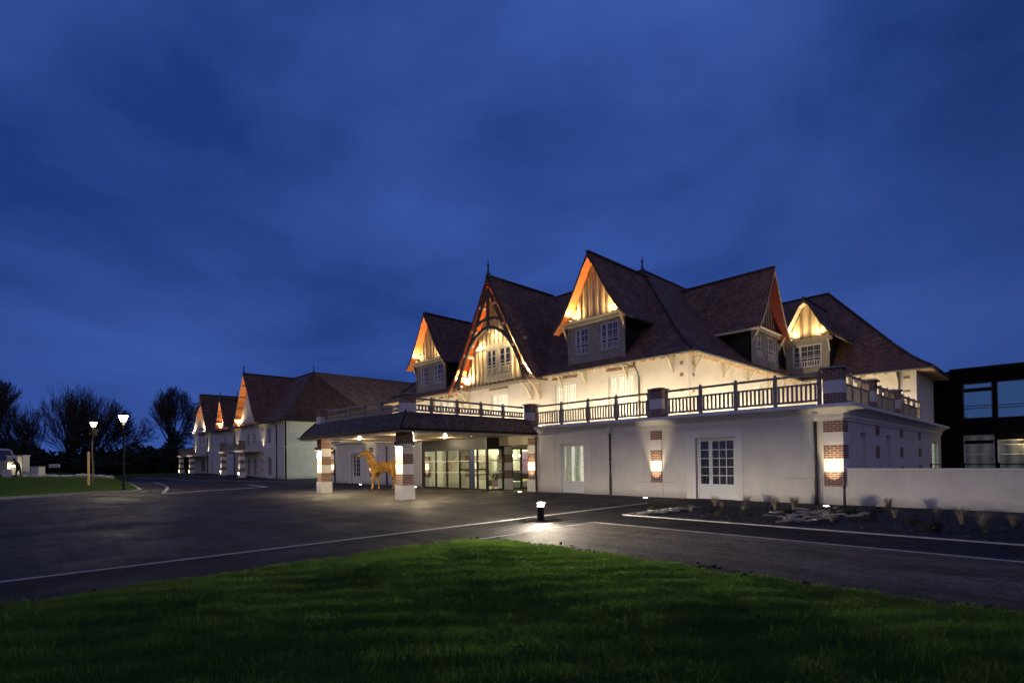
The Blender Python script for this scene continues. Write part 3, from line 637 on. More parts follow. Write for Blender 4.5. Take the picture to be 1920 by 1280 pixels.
# balustrades
def bal_bay(p0, p1, zb, zm, zt, pitch=.165, bw=.072, short=False, name='balustrade_panel', nb=None):
    p0 = Vector(p0); p1 = Vector(p1); L = (p1-p0).length; b = MB(); up = (0, 0, 1)
    q = lambda z: (Vector((p0.x, p0.y, z)), Vector((p1.x, p1.y, z)))
    b.beam(*q(zb), .08, .075, 'rail_grey'); b.beam(*q(zm), .07, .07, 'rail_grey'); b.beam(*q(zt), .10, .085, 'rail_grey')
    n = max(2, round(L/pitch)); d = (p1-p0).normalized()
    for i in range(n):
        c = p0+d*(L*(i+.5)/n); b.beam((c.x, c.y, zb+.03), (c.x, c.y, zm-.027), bw, .035, 'rail_grey', up=(-d.y, d.x, 0))
    return b.build(name, hotel)
def bal_post(x, y, z0, z1):
    b = MB(); b.box(x-.06, x+.06, y-.06, y+.06, z0, z1-.06, 'rail_grey'); b.box(x-.037, x+.037, y-.037, y+.037, z1-.06, z1-.04, 'rail_grey')
    b.lathe((x, y, z1-.04), [(.055, 0), (.06, .03), (.045, .07), (0, .09)], 10, 'rail_grey'); b.build('balustrade_post', hotel)
def bal_run(posts, zb, zm, zt, z0, z1, ends=(False, False), **k):
    for i, (a, c) in enumerate(zip(posts, posts[1:])):
        d = (Vector(c)-Vector(a)).normalized(); ea = .05 if (i > 0 or ends[0]) else 0; ec = .05 if (i < len(posts)-2 or ends[1]) else 0
        bal_bay(Vector(a)+d*ea, Vector(c)-d*ec, zb, zm, zt, **k)
    for i, p in enumerate(posts):
        if (i == 0 and not ends[0]) or (i == len(posts)-1 and not ends[1]): continue
        bal_post(p[0], p[1], z0, z1)
Z = dict(zb=3.75, zm=4.36, zt=4.71, z0=3.56, z1=4.80)
yb = .18
bal_run([(-14.80, yb), (-12.99, yb), (-11.21, yb), (-9.50, yb), (-7.72, yb)], ends=(True, True), **Z)
bal_run([(-6.82, yb), (-5.23, yb), (-3.74, yb), (-2.23, yb), (-.72, yb)], ends=(True, True), **Z)
bal_run([(2*XC+14.80, yb), (2*XC+12.99, yb), (2*XC+11.21, yb), (2*XC+9.5, yb), (2*XC+7.6, yb)], ends=(True, False), **Z)
bal_run([(2*XC+6.9, yb), (2*XC+5.23, yb), (2*XC+3.74, yb), (2*XC+2.23, yb), (2*XC+.6, yb)], **Z)
xb = -.16
bal_run([(xb, .72), (xb, 2.0), (xb, 3.35), (xb, 4.60)], ends=(True, True), **Z)
bal_run([(xb, 5.48), (xb, 6.9), (xb, 8.2), (xb, 9.55)], ends=(True, True), **Z)
bal_run([(xb, 10.42), (xb, 11.9), (xb, 13.4), (xb, 15.0), (xb, 16.5)], ends=(True, True), **Z)

# ---- upper storey walls
UY, UX, ZE = 2.20, -6.80, 6.75
DU = [(-11.40, -9.75, 3.58, 6.20), (-15.28, -13.62, 3.58, 6.20), (-20.93, -19.27, 3.58, 6.20)]
DU += [mir(DU[0]), mir(DU[1])]
b = MB(); wall(b, 'y', UY, 2*XC-UX, UX, 3.58, 6.78, DU, .28, 'stucco', 1); b.build('upper_wall', hotel)
DE = [(9.9, 11.3, 3.58, 6.10)]
b = MB(); wall(b, 'x', UX, UY+.28, 16.98, 3.58, 6.78, DE, .28, 'stucco', -1); b.build('upper_side_wall', hotel)
WY = 17.0
b = MB(); wall(b, 'y', WY, UX-.28, -.32, 3.58, 6.80, [(-5.6, -4.0, 3.58, 6.10)], .28, 'stucco', 1); b.build('wing_wall', hotel)
b = MB(); wall(b, 'x', -.32, WY+.28, 23.2, 3.58, 6.80, [], .28, 'stucco', -1); b.build('wing_side_wall', hotel)
for o in DU:
    french(hotel, o[0], o[1], 3.60, 6.19, Ty(UY+.14), 'pane_lit', rows=5, kick=.5, handle=False)
    b = MB(); b.box(o[0]-.10, o[1]+.10, UY-.035, UY+.01, 6.42, 6.54, 'brick'); b.build('brick_lintel_band', hotel)
french(hotel, 9.9, 11.3, 3.60, 6.09, Tx(UX-.14), 'pane_lit', rows=5, kick=.5, handle=False)
french(hotel, -5.6, -4.0, 3.60, 6.09, Ty(WY+.14), 'pane_lit', rows=5, kick=.5, handle=False)
# small brick quoins on the corners of the upper walls
b = MB()
for z in (5.0, 5.75, 6.3):
    b = MB(); b.box(UX-.42, UX-.25, UY-.012, UY+.01, z-.10, z+.07, 'brick'); b.build('quoin', hotel); b = MB(); b.box(UX-.01, UX+.012, UY+.42, UY+.60, z-.10, z+.07, 'brick'); b.build('quoin', hotel)
b = MB()
for z in (4.9, 5.5, 6.3): b = MB(); b.box(-.92, -.62, WY-.012, WY+.01, z-.08, z+.06, 'brick'); b.build('quoin', hotel)

# ---- main roof: slopes follow one profile from the eaves
TM = 6.88; ZR = 13.92
PROF = [(0, 6.75), (.55, 7.13), (1.2, 7.68), (2.1, 8.58), (TM, ZR)]
def pz(t): 
    for (a, za), (c, zc) in zip(PROF, PROF[1:]):
        if t <= c: return za+(zc-za)*(t-a)/(c-a)
    return ZR
EX, EY = -6.26, 1.72; WXE, WYE = .50, 16.49; EWX = 2*XC-EX
b = MB(); m = 'tile'
def slope(f0, f1, ts):   # f0/f1: t -> xyz ends
    for a, c in zip(ts, ts[1:]): b.face([f0(a), f1(a), f1(c), f0(c)], m)
ts = [p[0] for p in PROF]; 
cut0, cut1 = -24.35, -15.85
slope(lambda t: (EWX+t, EY+t, pz(t)), lambda t: (cut0, EY+t, pz(t)), ts[:2]); slope(lambda t: (cut1, EY+t, pz(t)), lambda t: (EX-t, EY+t, pz(t)), ts[:2])
slope(lambda t: (EWX+t, EY+t, pz(t)), lambda t: (EX-t, EY+t, pz(t)), ts[1:])
slope(lambda t: (EX-t, EY+t, pz(t)), lambda t: (EX-t, WYE+t, pz(t)), ts)                 # east slope of the main block
slope(lambda t: (EX-t, WYE+t, pz(t)), lambda t: (WXE-t, WYE+t, pz(t)), ts)               # front slope of the wing
slope(lambda t: (WXE-t, WYE+t, pz(t)), lambda t: (WXE-t, WYE+2*TM-t, pz(t)), ts)         # hip end of the wing
slope(lambda t: (WXE-t, WYE+2*TM-t, pz(t)), lambda t: (EX-2*TM+t, WYE+2*TM-t, pz(t)), ts)
slope(lambda t: (EX-2*TM+t, EY+2*TM-t, pz(t)), lambda t: (EX-2*TM+t, WYE+2*TM-t, pz(t)), ts)
slope(lambda t: (EWX+t, EY+t, pz(t)), lambda t: (EWX+t, 22, pz(t)), ts); slope(lambda t: (EWX+2*TM-t, EY+t, pz(t)), lambda t: (EWX+2*TM-t, 22, pz(t)), ts[3:])
slope(lambda t: (EWX+t, EY+2*TM-t, pz(t)), lambda t: (EX-t, EY+2*TM-t, pz(t)), ts)
roof = b.build('roof', hotel)
# ridge and hip tiles: rows of overlapping half round caps
def ridge_line(p0, p1, r=.10, step=.38, z=.0):
    p0 = Vector(p0); p1 = Vector(p1); n = max(1, int((p1-p0).length/step)); b = RB
    for i in range(n):
        a = p0+(p1-p0)*(i/n); c = p0+(p1-p0)*((i+1.12)/n)
        b.tube(a+Vector((0, 0, z)), c+Vector((0, 0, z+.03)), r, r*.9, 6, 'ridge', True, False)
RB = MB()
ridge_line((EWX+TM, EY+TM, ZR), (EX-TM, EY+TM, ZR)); ridge_line((EX-TM, EY+TM, ZR), (EX-TM, WYE+TM, ZR)); ridge_line((EX-TM, WYE+TM, ZR), (WXE-TM, WYE+TM, ZR))
for (x, y, sx, sy) in ((EX, EY, -1, 1), (EWX, EY, 1, 1), (WXE, WYE, -1, 1)):
    for (a, za), (c, zc) in zip(PROF, PROF[1:]): ridge_line((x+sx*a, y+sy*a, za), (x+sx*c, y+sy*c, zc), .085)
RB.build('ridge_tiles', roof)
def finial(x, y, z, s=1.0, par=None):
    b = MB(); b.lathe((x, y, z-.1), [(.24*s, 0), (.20*s, .12*s), (.10*s, .38*s), (.065*s, .62*s), (.085*s, .68*s), (.05*s, .76*s), (.10*s, .86*s), (.10*s, .92*s), (.045*s, 1.02*s), (.03*s, 1.2*s), (.045*s, 1.26*s), (.012*s, 1.34*s), (0, 1.55*s)], 10, 'zinc')
    return b.build('finial', par)
finial(EX-TM, EY+TM, ZR, .8, roof); finial(EWX+TM, EY+TM, ZR, .8, roof)
# eaves: soffit boards, fascia, rafter tails, gutters
def eave(segs, zt=ZE):
    for (x0, y0), (x1, y1), (ix, iy), w in segs:   # outer edge from..to, inward unit vector, width
        b = MB(); n = Vector((ix, iy, 0)); p0 = Vector((x0, y0, 0)); p1 = Vector((x1, y1, 0)); d = (p1-p0).normalized()
        z0 = zt-.13
        P = lambda p, w_, z: (p.x+n.x*w_, p.y+n.y*w_, z)
        b.face([P(p0, 0, z0), P(p1, 0, z0), P(p1, 0, zt), P(p0, 0, zt)], 'cream_wood')
        b.face([P(p0, 0, z0), P(p1, 0, z0), P(p1, w, z0+.10), P(p0, w, z0+.10)], 'cream_wood')
        L = (p1-p0).length; k = int(L/.55)
        for i in range(k+1):
            c = p0+d*(.12+i*(L-.24)/max(k, 1)); b.beam(P(c, .03, z0-.02), P(c, w, z0+.05), .07, .09, 'rafter')
        b.build('eave_soffit', hotel)
        g_ = MB(); gp = Vector((p0.x-n.x*.07, p0.y-n.y*.07, zt-.05)); gq = Vector((p1.x-n.x*.07, p1.y-n.y*.07, zt-.05)); g_.tube(gp, gq, .07, n=8, m='zinc'); g_.build('gutter', hotel)
eave([((EWX, EY), (cut0, EY), (0, 1), .48), ((cut1, EY), (EX, EY), (0, 1), .48), ((EX, EY), (EX, WYE-.05), (-1, 0), .54), ((EX+.1, WYE), (WXE, WYE), (0, 1), .51), ((WXE, WYE), (WXE, 23.2), (-1, 0), .82), ((EWX, EY), (EWX, 15), (1, 0), .54)])
# diagonal timber eave brackets
def bracket(x, y, out, z=6.62, L=.46, H=.62):
    b = MB(); o = Vector(out+(0,)); p = Vector((x, y, 0)); up = (0, 0, 1)
    b.beam(p+Vector((0, 0, z-H))+o*.04, p+o*L+Vector((0, 0, z-.02)), .09, .09, 'cream_wood'); b.beam(p+o*.035+Vector((0, 0, z-H-.12)), p+o*.035+Vector((0, 0, z)), .10, .07, 'cream_wood', up=out+(0,))
    b.beam(p+o*.02+Vector((0, 0, z-.03)), p+o*L+Vector((0, 0, z-.03)), .09, .07, 'cream_wood'); b.build('eave_bracket', hotel)
for x in (-14.6, -12.87, -10.18, -7.60): bracket(x, UY, (0, -1)); bracket(2*XC-x, UY, (0, -1))
for y in (2.75, 6.0, 9.1, 12.1, 15.0): bracket(UX, y, (1, 0))
for x in (-5.9, -3.0, -1.2): bracket(x, WY, (0, -1))
def swan(x, y, dx=0, dy=-1, z=6.6):
    b = MB(); pts = [(x+dx*.5, y+dy*.5, z), (x+dx*.5, y+dy*.5, z-.18), (x+dx*.22, y+dy*.22, z-.45), (x+dx*.08, y+dy*.08, z-.72), (x+dx*.08, y+dy*.08, 3.65)]
    for p, q in zip(pts, pts[1:]): b.tube(p, q, .042, n=8, m='zinc')
    b.build('downpipe', hotel)
swan(-9.45, UY); swan(2*XC+9.45, UY); swan(-1.13, WY)

# ---- dormers and gables ---------------------------------------------------
def prof_z(pf, w):
    w = abs(w)
    for (a, za), (c, zc) in zip(pf, pf[1:]):
        if w <= c: return za+(zc-za)*(w-a)/(c-a)
    return pf[-1][1]
def gable_roof(T, pf, b0, b1, parent, name, soff, th=.16, edge='cream_wood', zend=None):
    """roof shell with local coords (a, depth b, z)"""
    b = MB(T); full = [(-w, z) for w, z in pf[::-1]]+pf[1:]; 
    inn = [(a*(1-.02), z-th*(1.15 if abs(a) > .01 else 1.9)) for a, z in full]
    inn[0] = (full[0][0]+.02, full[0][1]-th*.8); inn[-1] = (full[-1][0]-.02, full[-1][1]-th*.8)
    n = len(full)
    V = [(a, b0, z) for a, z in full]+[(a, b1, z) for a, z in full]+[(a, b0, z) for a, z in inn]+[(a, b1, z) for a, z in inn]
    b.add(V, [[i, i+1, n+i+1, n+i] for i in range(n-1)], 'tile')
    o = b.build(name, parent)
    s_ = MB(T); s_.add(V, [[2*n+i, 2*n+i+1, 3*n+i+1, 3*n+i] for i in range(n-1)], soff)
    s_.add(V, [[0, n, 3*n, 2*n], [n-1, 2*n-1, 4*n-1, 3*n-1]], edge); so = s_.build('soffit', parent)
    e = MB(T); V2 = [(a, b0-.03, z-.03) for a, z in full]+[(a, b0-.03, z-.0) for a, z in inn]+[(a, b0+.0, z-.03) for a, z in full]+[(a, b0, z) for a, z in inn]
    e.add(V2, [[i, i+1, n+i+1, n+i] for i in range(n-1)]+[[n+i, n+i+1, 3*n+i+1, 3*n+i] for i in range(n-1)], edge); e.build('bargeboard', parent)
    r = MB(T); k = int((b1-b0)/.38)
    for i in range(k):
        r.tube((0, b0+.38*i-.02, pf[0][1]+.01), (0, b0+.38*(i+1)+.03, pf[0][1]+.04), .10, .09, 6, 'ridge', True, False)
    r.build('ridge_tiles', parent)
def dwindow(T, a0, a1, z0, z1, depth, parent, pane, cols=(2, 2), guard=True, rows=4, fr='frame_white'):
    b = MB(T)
    b.box(a0, a0+.06, depth, depth+.08, z0, z1, fr); b.box(a1-.06, a1, depth, depth+.08, z0, z1, fr); b.box(a0+.06, a1-.06, depth, depth+.08, z1-.06, z1, fr); b.box(a0+.06, a1-.06, depth, depth+.08, z0, z0+.06, fr)
    T2 = (lambda u, w, z: T(u, depth+.02+w, z)); tot = sum(cols); x = a0+.06; ps = []
    for c in cols:
        x2 = x+(a1-a0-.12)*c/tot; ps.append(fdoor(b, x+.003, x2-.003, z0+.06, z1-.06, c, rows, pane, T2, st=.055, fr=fr)); x = x2
    for p in ps: b.T = T; b.box(p[0]-.01, p[1]+.01, depth+.04, depth+.05, p[2]-.01, p[3]+.01, pane)
    o = b.build('window', parent)
    if guard:
        g_ = MB(T); zg = z0+.58; g_.box(a0+.02, a1-.02, depth-.12, depth-.07, zg, zg+.05, fr); g_.box(a0+.02, a1-.02, depth-.12, depth-.07, zg-.18, zg-.145, fr); g_.box(a0+.02, a1-.02, depth-.12, depth-.07, z0+.06, z0+.10, fr)
        k = max(3, int((a1-a0)/.15))
        for i in range(k): c = a0+.06+(a1-a0-.12)*(i+.5)/k; g_.box(c-.022, c+.022, depth-.11, depth-.08, z0+.10, zg-.18, fr)
        g_.build('window_guard', parent)
    return o
def plankfront(b, pf, hw, z0, depth, drop=.30, pitch=.42, bat=.13):
    n = max(3, int(2*hw/pitch)); p = 2*hw/n
    for i in range(n):
        a0 = -hw+i*p; a1 = a0+p-bat; t0 = prof_z(pf, a0)-drop; t1 = prof_z(pf, a1)-drop; tm = None
        if min(t0, t1) > z0+.02 or max(t0, t1) > z0+.05:
            pts = [(a0, z0), (a1, z0), (a1, max(z0, t1)), (a0, max(z0, t0))]
            if a0 < 0 < a1: pts = [(a0, z0), (a1, z0), (a1, max(z0, t1)), (0, prof_z(pf, 0)-drop), (a0, max(z0, t0))]
            b.face([(a, depth, z) for a, z in pts], 'plank')
        c0, c1 = a1, a0+p; t0, t1 = prof_z(pf, c0)-drop, prof_z(pf, c1)-drop
        if max(t0, t1) > z0+.03:
            q0 = [(c0, depth-.05, z0), (c1, depth-.05, z0), (c1, depth-.05, max(z0+.01, t1)), (c0, depth-.05, max(z0+.01, t0))]
            b.hexa(q0, [(a, depth+.02, z) for a, _, z in q0], 'batten')
def dormer(T, pf, wd, hw, z0, zs, bd, rb, wins, soff, lit=0, W=lambda p: p, planks=.36, name='dormer', edge='cream_wood', pane='pane_curtain', barg=True):
    """T maps local (a, depth, z); wd = depth of the front wall behind the verge"""
    b = MB(T); d = wd
    b.box(-hw, -hw+.02, d+.05, bd, z0-.3, zs+.1, 'cladding'); b.box(hw-.02, hw, d+.05, bd, z0-.3, zs+.1, 'cladding')
    # timber frame of the front: posts and rails between the openings
    edges = [-hw]+[e for w in wins for e in w[:2]]+[hw]; zw0, zw1 = wins[0][2], wins[0][3]
    for a, c in zip(edges[0::2], edges[1::2]): b.box(a, c, d, d+.14, z0-.3, zs, 'timber_grey')
    for w in wins:
        b.box(w[0], w[1], d+.003, d+.137, z0-.3, w[2], 'timber_grey'); b.box(w[0], w[1], d+.003, d+.137, w[3], zs, 'timber_grey')
    for a in (-hw, hw): b.box(a-(0 if a < 0 else .12), a+(.12 if a < 0 else 0), d-.04, d, z0-.3, zs, 'timber_grey')
    o = b.build(name, hotel)
    s_ = MB(T); s_.box(-hw-.18, hw+.18, d-.16, d+.05, zs, zs+.20, 'timber_grey'); s_.box(-hw-.1, hw+.1, d-.30, d+.05, zs+.20, zs+.235, 'cream_wood'); s_.build('sill_beam', o)
    g_ = MB(T); plankfront(g_, pf, hw+.12, zs+.235, d+.02, pitch=planks); g_.build('planked_gable', o)
    gable_roof(T, pf, 0, rb, o, 'dormer_roof', soff, edge=edge)
    for w in wins: dwindow(T, w[0], w[1], w[2], w[3], d+.06, o, pane, w[4], rows=4)
    for sx in (-1, 1):
        k = MB(T); k.beam((sx*(hw+.03), d-.02, zs-.75), (sx*(hw+.03), .15, zs+.05), .07, .09, 'cream_wood'); k.build('brace', o)
        if lit:
            f = MB(T); f.box(sx*(hw-.45)-.06, sx*(hw-.45)+.06, d-.36, d-.25, zs+.236, zs+.30, 'white_paint'); f.box(sx*(hw-.45)-.05, sx*(hw-.45)+.05, d-.35, d-.26, zs+.302, zs+.31, 'lamp_warm'); fo = f.build('floodlight', o)
            spot('gable_light', T(sx*(hw-.45), d-.34, zs+.36), T(0, d-.16, zs+3.4), lit, 150, .8, .05, (1, .70, .34), fo)
    return o
PF = [(0, 13.05), (.40, 12.35), (.85, 11.5), (1.25, 10.8), (1.60, 10.25), (2.0, 9.68), (2.55, 9.10)]
WN = [(-1.46, -.42, 7.62, 9.18, (1, 2)), (.30, 1.54, 7.62, 9.18, (1, 2))]
TS = lambda cx, vy: (lambda a, c, z: (cx+a, vy+c, z))
TE = lambda vx, cyy: (lambda a, c, z: (vx-c, cyy+a, z))
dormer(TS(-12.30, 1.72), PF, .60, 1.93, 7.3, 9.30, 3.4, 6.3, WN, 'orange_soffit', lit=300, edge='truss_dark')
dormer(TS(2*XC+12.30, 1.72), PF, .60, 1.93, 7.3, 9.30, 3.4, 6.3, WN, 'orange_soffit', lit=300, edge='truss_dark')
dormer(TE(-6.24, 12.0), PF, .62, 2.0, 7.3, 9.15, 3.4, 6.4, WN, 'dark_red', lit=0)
PF4 = [(0, 12.10), (.28, 11.75), (.6, 11.15), (.95, 10.5), (1.35, 9.95), (1.75, 9.52), (2.25, 9.15)]
dormer(TS(-6.05, 16.45), PF4, .62, 1.30, 7.3, 9.25, 3.2, 5.6, [(-.92, .86, 7.62, 9.15, (1, 3))], 'cream_wood', lit=170, planks=.5, edge='truss_dark')

# the big central gable with its open timber truss
GV = 1.30; GW = 2.10
PG = [(0, 13.72), (1.2, 11.6), (2.4, 9.50), (3.35, 7.95), (3.85, 7.25), (4.35, 6.62)]
TG = TS(XC, GV)
b = MB(TG); hw = 3.95; z0 = 6.60
d = GW-GV
b.box(-4.0, 4.0, d-.06, d+.30, 6.58, 6.80, 'timber_grey')
for a0, a1 in ((-2.78, 2.78),): b.box(a0, a1, d-.10, d-.02, 9.22, 9.42, 'timber_grey')
plankfront(b, PG, 3.9, 6.80, d+.02, pitch=.40, bat=.12)
gab = b.build('great_gable', hotel)
gable_roof(TG, PG, 0, 6.75, gab, 'gable_roof', 'red_soffit', th=.18, edge='truss_dark')
for a0, a1 in ((-.92, .02), (.26, 1.42)):
    f = MB(TG); f.box(a0-.12, a0, d-.12, d-.02, 7.0, 9.22, 'timber_grey'); f.box(a1, a1+.12, d-.12, d-.02, 7.0, 9.22, 'timber_grey'); f.box(a0, a1, d-.11, d-.02, 9.12, 9.22, 'timber_grey'); f.box(a0, a1, d-.14, d-.02, 6.98, 7.40, 'timber_grey')
    f.build('window_surround', gab)
    dwindow(TG, a0, a1, 7.40, 9.12, d-.10, gab, 'pane_dark', (1, 1), rows=4, fr='frame_grey')
# truss in the verge plane
b = MB(TG)
def tb(p, q, w=.16, h=.18): b.beam((p[0], .06, p[1]), (q[0], .06, q[1]), w, h, 'truss_dark', up=(0, 1, 0) if abs(p[0]-q[0]) < .01 else (0, 0, 1))
inn = [(0, 12.9), (1.05, 11.0), (2.15, 9.05), (3.05, 7.5), (3.75, 6.62)]
for sx in (-1, 1):
    for p, q in zip(inn, inn[1:]): tb((sx*p[0], p[1]), (sx*q[0], q[1]))
    arcp = [(0.0, 10.42), (.62, 10.25), (1.25, 9.93), (1.85, 9.42), (2.35, 8.75), (2.75, 8.0), (3.05, 7.25), (3.22, 6.62)]
    for p, q in zip(arcp, arcp[1:]): tb((sx*p[0], p[1]), (sx*q[0], q[1]), .14, .20)
    cp = [(0, 10.95), (.7, 10.86), (1.35, 10.62)]
    for p, q in zip(cp, cp[1:]): tb((sx*p[0], p[1]), (sx*q[0], q[1]), .14, .17)
tb((0, 12.9), (0, 10.2), .16, .18)
b.build('truss', gab)
b = MB(TG)
for sx in (-1, 1):
    for w, z in ((.95, 12.03), (1.78, 10.58), (2.62, 9.12), (3.38, 7.86), (4.0, 7.02)):
        b.beam((sx*(w-.26), -.10, z-.26), (sx*(w-.26), d+.02, z-.26), .13, .15, 'cream_wood')
b.build('purlin', gab)
finial(XC, GV+.12, 13.75, .85, gab)
for sx in (-1, 1):
    b = MB(TG)                     # paired curved consoles under the feet of the truss
    for aa in (3.05, 3.75):
        a = sx*aa; pts = [(.72, 5.55), (.50, 5.82), (.22, 6.18), (-.05, 6.40), (-.22, 6.50)]
        for p, q in zip(pts, pts[1:]): b.beam((a, p[0]+.14, p[1]), (a, q[0]+.14, q[1]), .11, .12, 'cream_wood')
        b.box(a-.07, a+.07, .80, .90, 5.45, 6.58, 'cream_wood'); b.box(a-.055, a+.055, -.22, .80, 6.46, 6.58, 'cream_wood')
    b.build('console', gab)
    f = MB(TG); a = sx*3.3; f.box(a-.08, a+.08, .36, .50, 6.81, 6.93, 'white_paint'); f.box(a-.06, a+.06, .38, .48, 6.932, 6.945, 'lamp_warm'); fo = f.build('floodlight', gab)
    spot('gable_light', TG(a, .42, 7.0), TG(sx*2.0, .7, 10.5), 1500, 140, .8, .05, (1, .72, .36), fo)
for sx in (-1, 1):  # mid-verge pair of lamps added to light the planks more evenly
    f = MB(TG); a = sx*1.75; f.box(a-.07, a+.07, .14, .26, 9.42, 9.52, 'white_paint'); f.box(a-.05, a+.05, .262, .268, 9.43, 9.51, 'lamp_warm'); fo = f.build('floodlight', gab)
    spot('gable_light', TG(a, .31, 9.47), TG(a*.6, d+.3, 9.0), 130, 160, .9, .05, (1, .76, .42), fo)
f = MB(TG); f.box(-.09, .09, .02, .16, 10.08, 10.2, 'white_paint'); f.box(-.07, .07, .17, .175, 10.09, 10.19, 'lamp_warm'); fo = f.build('floodlight', gab)
spot('gable_light', TG(0, .22, 10.12), TG(0, d+.3, 9.6), 120, 150, .9, .05, (1, .76, .42), fo)

# ---- terrace wall lighting: long lamp battens standing on the terrace floor
def led_bar(p0, p1, y_aim, power, off=.0):
    p0 = Vector(p0); p1 = Vector(p1); d_ = (p1-p0); L = d_.length; a = d_.normalized()
    b = MB(); b.beam(p0, p1, .10, .06, 'white_paint'); b.beam(p0+Vector((0, 0, .034)), p1+Vector((0, 0, .034)), .07, .008, 'led'); o = b.build('light_batten', hotel)
    n = max(1, round(L/4.5))
    for i in range(n):
        c = p0+d_*((i+.5)/n)+Vector((0, 0, .06)); area('terrace_light', c, c+Vector(y_aim), L/n, .06, power*L/n, (1, .78, .47), o, along=a)
LP = 32
led_bar((-14.6, .75, 3.66), (-7.2, .75, 3.66), (0, 1.4, 1.6), LP); led_bar((-7.0, .75, 3.66), (-1.0, .75, 3.66), (0, 1.6, 1.3), LP*.8)
led_bar((-24.6, .75, 3.66), (-15.6, .75, 3.66), (0, 1.4, 1.6), LP*.9); led_bar((-33.6, .75, 3.66), (-25.6, .75, 3.66), (0, 1.4, 1.6), LP)
led_bar((-5.4, 3.0, 3.66), (-5.4, 15.4, 3.66), (-1.4, 0, 1.6), LP); led_bar((-4.9, 15.5, 3.66), (-.9, 15.5, 3.66), (0, 1.5, 1.5), LP*1.1)

# ---- entrance canopy ------------------------------------------------------
CX0, CX1, CYF = XC-5.5, XC+5.5, -8.67
b = MB(); prof = [(0, 3.13), (0, 3.20), (-.22, 3.52), (-.66, 4.03), (-.90, 4.03), (-.90, 3.13)]
b.ring_path([(CX0, -.02), (CX0, CYF), (CX1, CYF), (CX1, -.02)], prof[::1], 'shingle')
b.box(CX0+.7, CX1-.7, CYF+.7, -.3, 3.7, 3.98, 'terrace')
canopy = b.build('canopy', hotel)
b = MB(); b.box(CX0+.06, CX1-.06, CYF+.06, -.02, 3.11, 3.128, 'ceiling_wood')
b.ring_path([(CX0+.005, -.02), (CX0+.005, CYF+.005), (CX1-.005, CYF+.005), (CX1-.005, -.02)], [(-.10, 3.06), (.03, 3.06), (.03, 3.128), (-.10, 3.128)], 'cream_wood')
b.build('canopy_ceiling', canopy)
b = MB(); b.ring_path([(CX0, -.05), (CX0, CYF), (CX1, CYF), (CX1, -.05)], [(.03, 3.15), (.14, 3.16), (.15, 3.23), (.03, 3.22), (.03, 3.15)], 'iron'); b.build('gutter', canopy)
RB = MB()
for x, sx in ((CX0, 1), (CX1, -1)): ridge_line((x, CYF, 3.2), (x+sx*.22, CYF+.22, 3.52), .06, .25); ridge_line((x+sx*.22, CYF+.22, 3.52), (x+sx*.66, CYF+.66, 4.03), .06, .25)
RB.build('hip_tiles', canopy)
for x0 in (CX1-1.48, CX0+.90):
    b = MB(); y0 = -8.04; banded(b, x0, x0+.58, y0, y0+.58, 3.11); co = b.build('canopy_column', canopy)
    for dy, yf in ((-1, y0), (1, y0+.58)):
        f = MB(); xm = x0+.29; f.tube((xm, yf+dy*.20, 2.48), (xm, yf+dy*.20, 2.66), .055, n=10, m='iron'); f.box(xm-.02, xm+.02, min(yf, yf+dy*.16), max(yf, yf+dy*.16), 2.56, 2.60, 'iron'); f.tube((xm, yf+dy*.20, 2.474), (xm, yf+dy*.20, 2.479), .04, n=10, m='lamp_warm'); fo = f.build('wall_spotlight', co)
        spot('column_light', (xm, yf+dy*.21, 2.46), (xm, yf-dy*.02, 1.1), 700, 168, .6, .03, (1, .80, .50), fo)
for x, y in ((-22.7, -6.4), (-19.0, -3.0), (-17.6, -6.9), (-22.7, -2.8)):
    b = MB(); b.tube((x, y, 3.085), (x, y, 3.11), .13, n=14, m='frame_white'); b.tube((x, y, 3.080), (x, y, 3.084), .10, n=14, m='downlight'); o = b.build('downlight', canopy)
    point('canopy_light', (x, y, 2.93), 130, .06, (1, .80, .50), o)
b = MB(); b.tube((-16.9, -2.7, 3.06), (-16.9, -2.7, 3.11), .12, n=12, m='frame_white'); b.build('smoke_detector', canopy)
# canopy terrace balustrade and corner piers
parapet_pier(CX1-1.25, CX1-.69, CYF+.69, CYF+1.25, 4.0, low=False); parapet_pier(CX0+.69, CX0+1.25, CYF+.69, CYF+1.25, 4.0, low=False)
for o_ in [o for o in C.objects if o.name.startswith('parapet_pier')][-2:]: pass
ZK = dict(zb=4.16, zm=4.40, zt=4.70, z0=3.98, z1=4.79, pitch=.185, bw=.085)
xe, xw, ys = CX1-.95, CX0+.95, CYF+.95
bal_run([(xe, ys+.35), (xe, -6.37), (xe, -4.82), (xe, -3.25), (xe, -1.68), (xe, -.15)], **ZK)
bal_run([(xw+.35, ys), (-22.9, ys), (-21.3, ys), (-19.6, ys), (-17.9, ys), (xe-.35, ys)], **ZK)
bal_run([(xw, ys+.35), (xw, -6.37), (xw, -4.82), (xw, -3.25), (xw, -1.68), (xw, -.15)], **ZK)

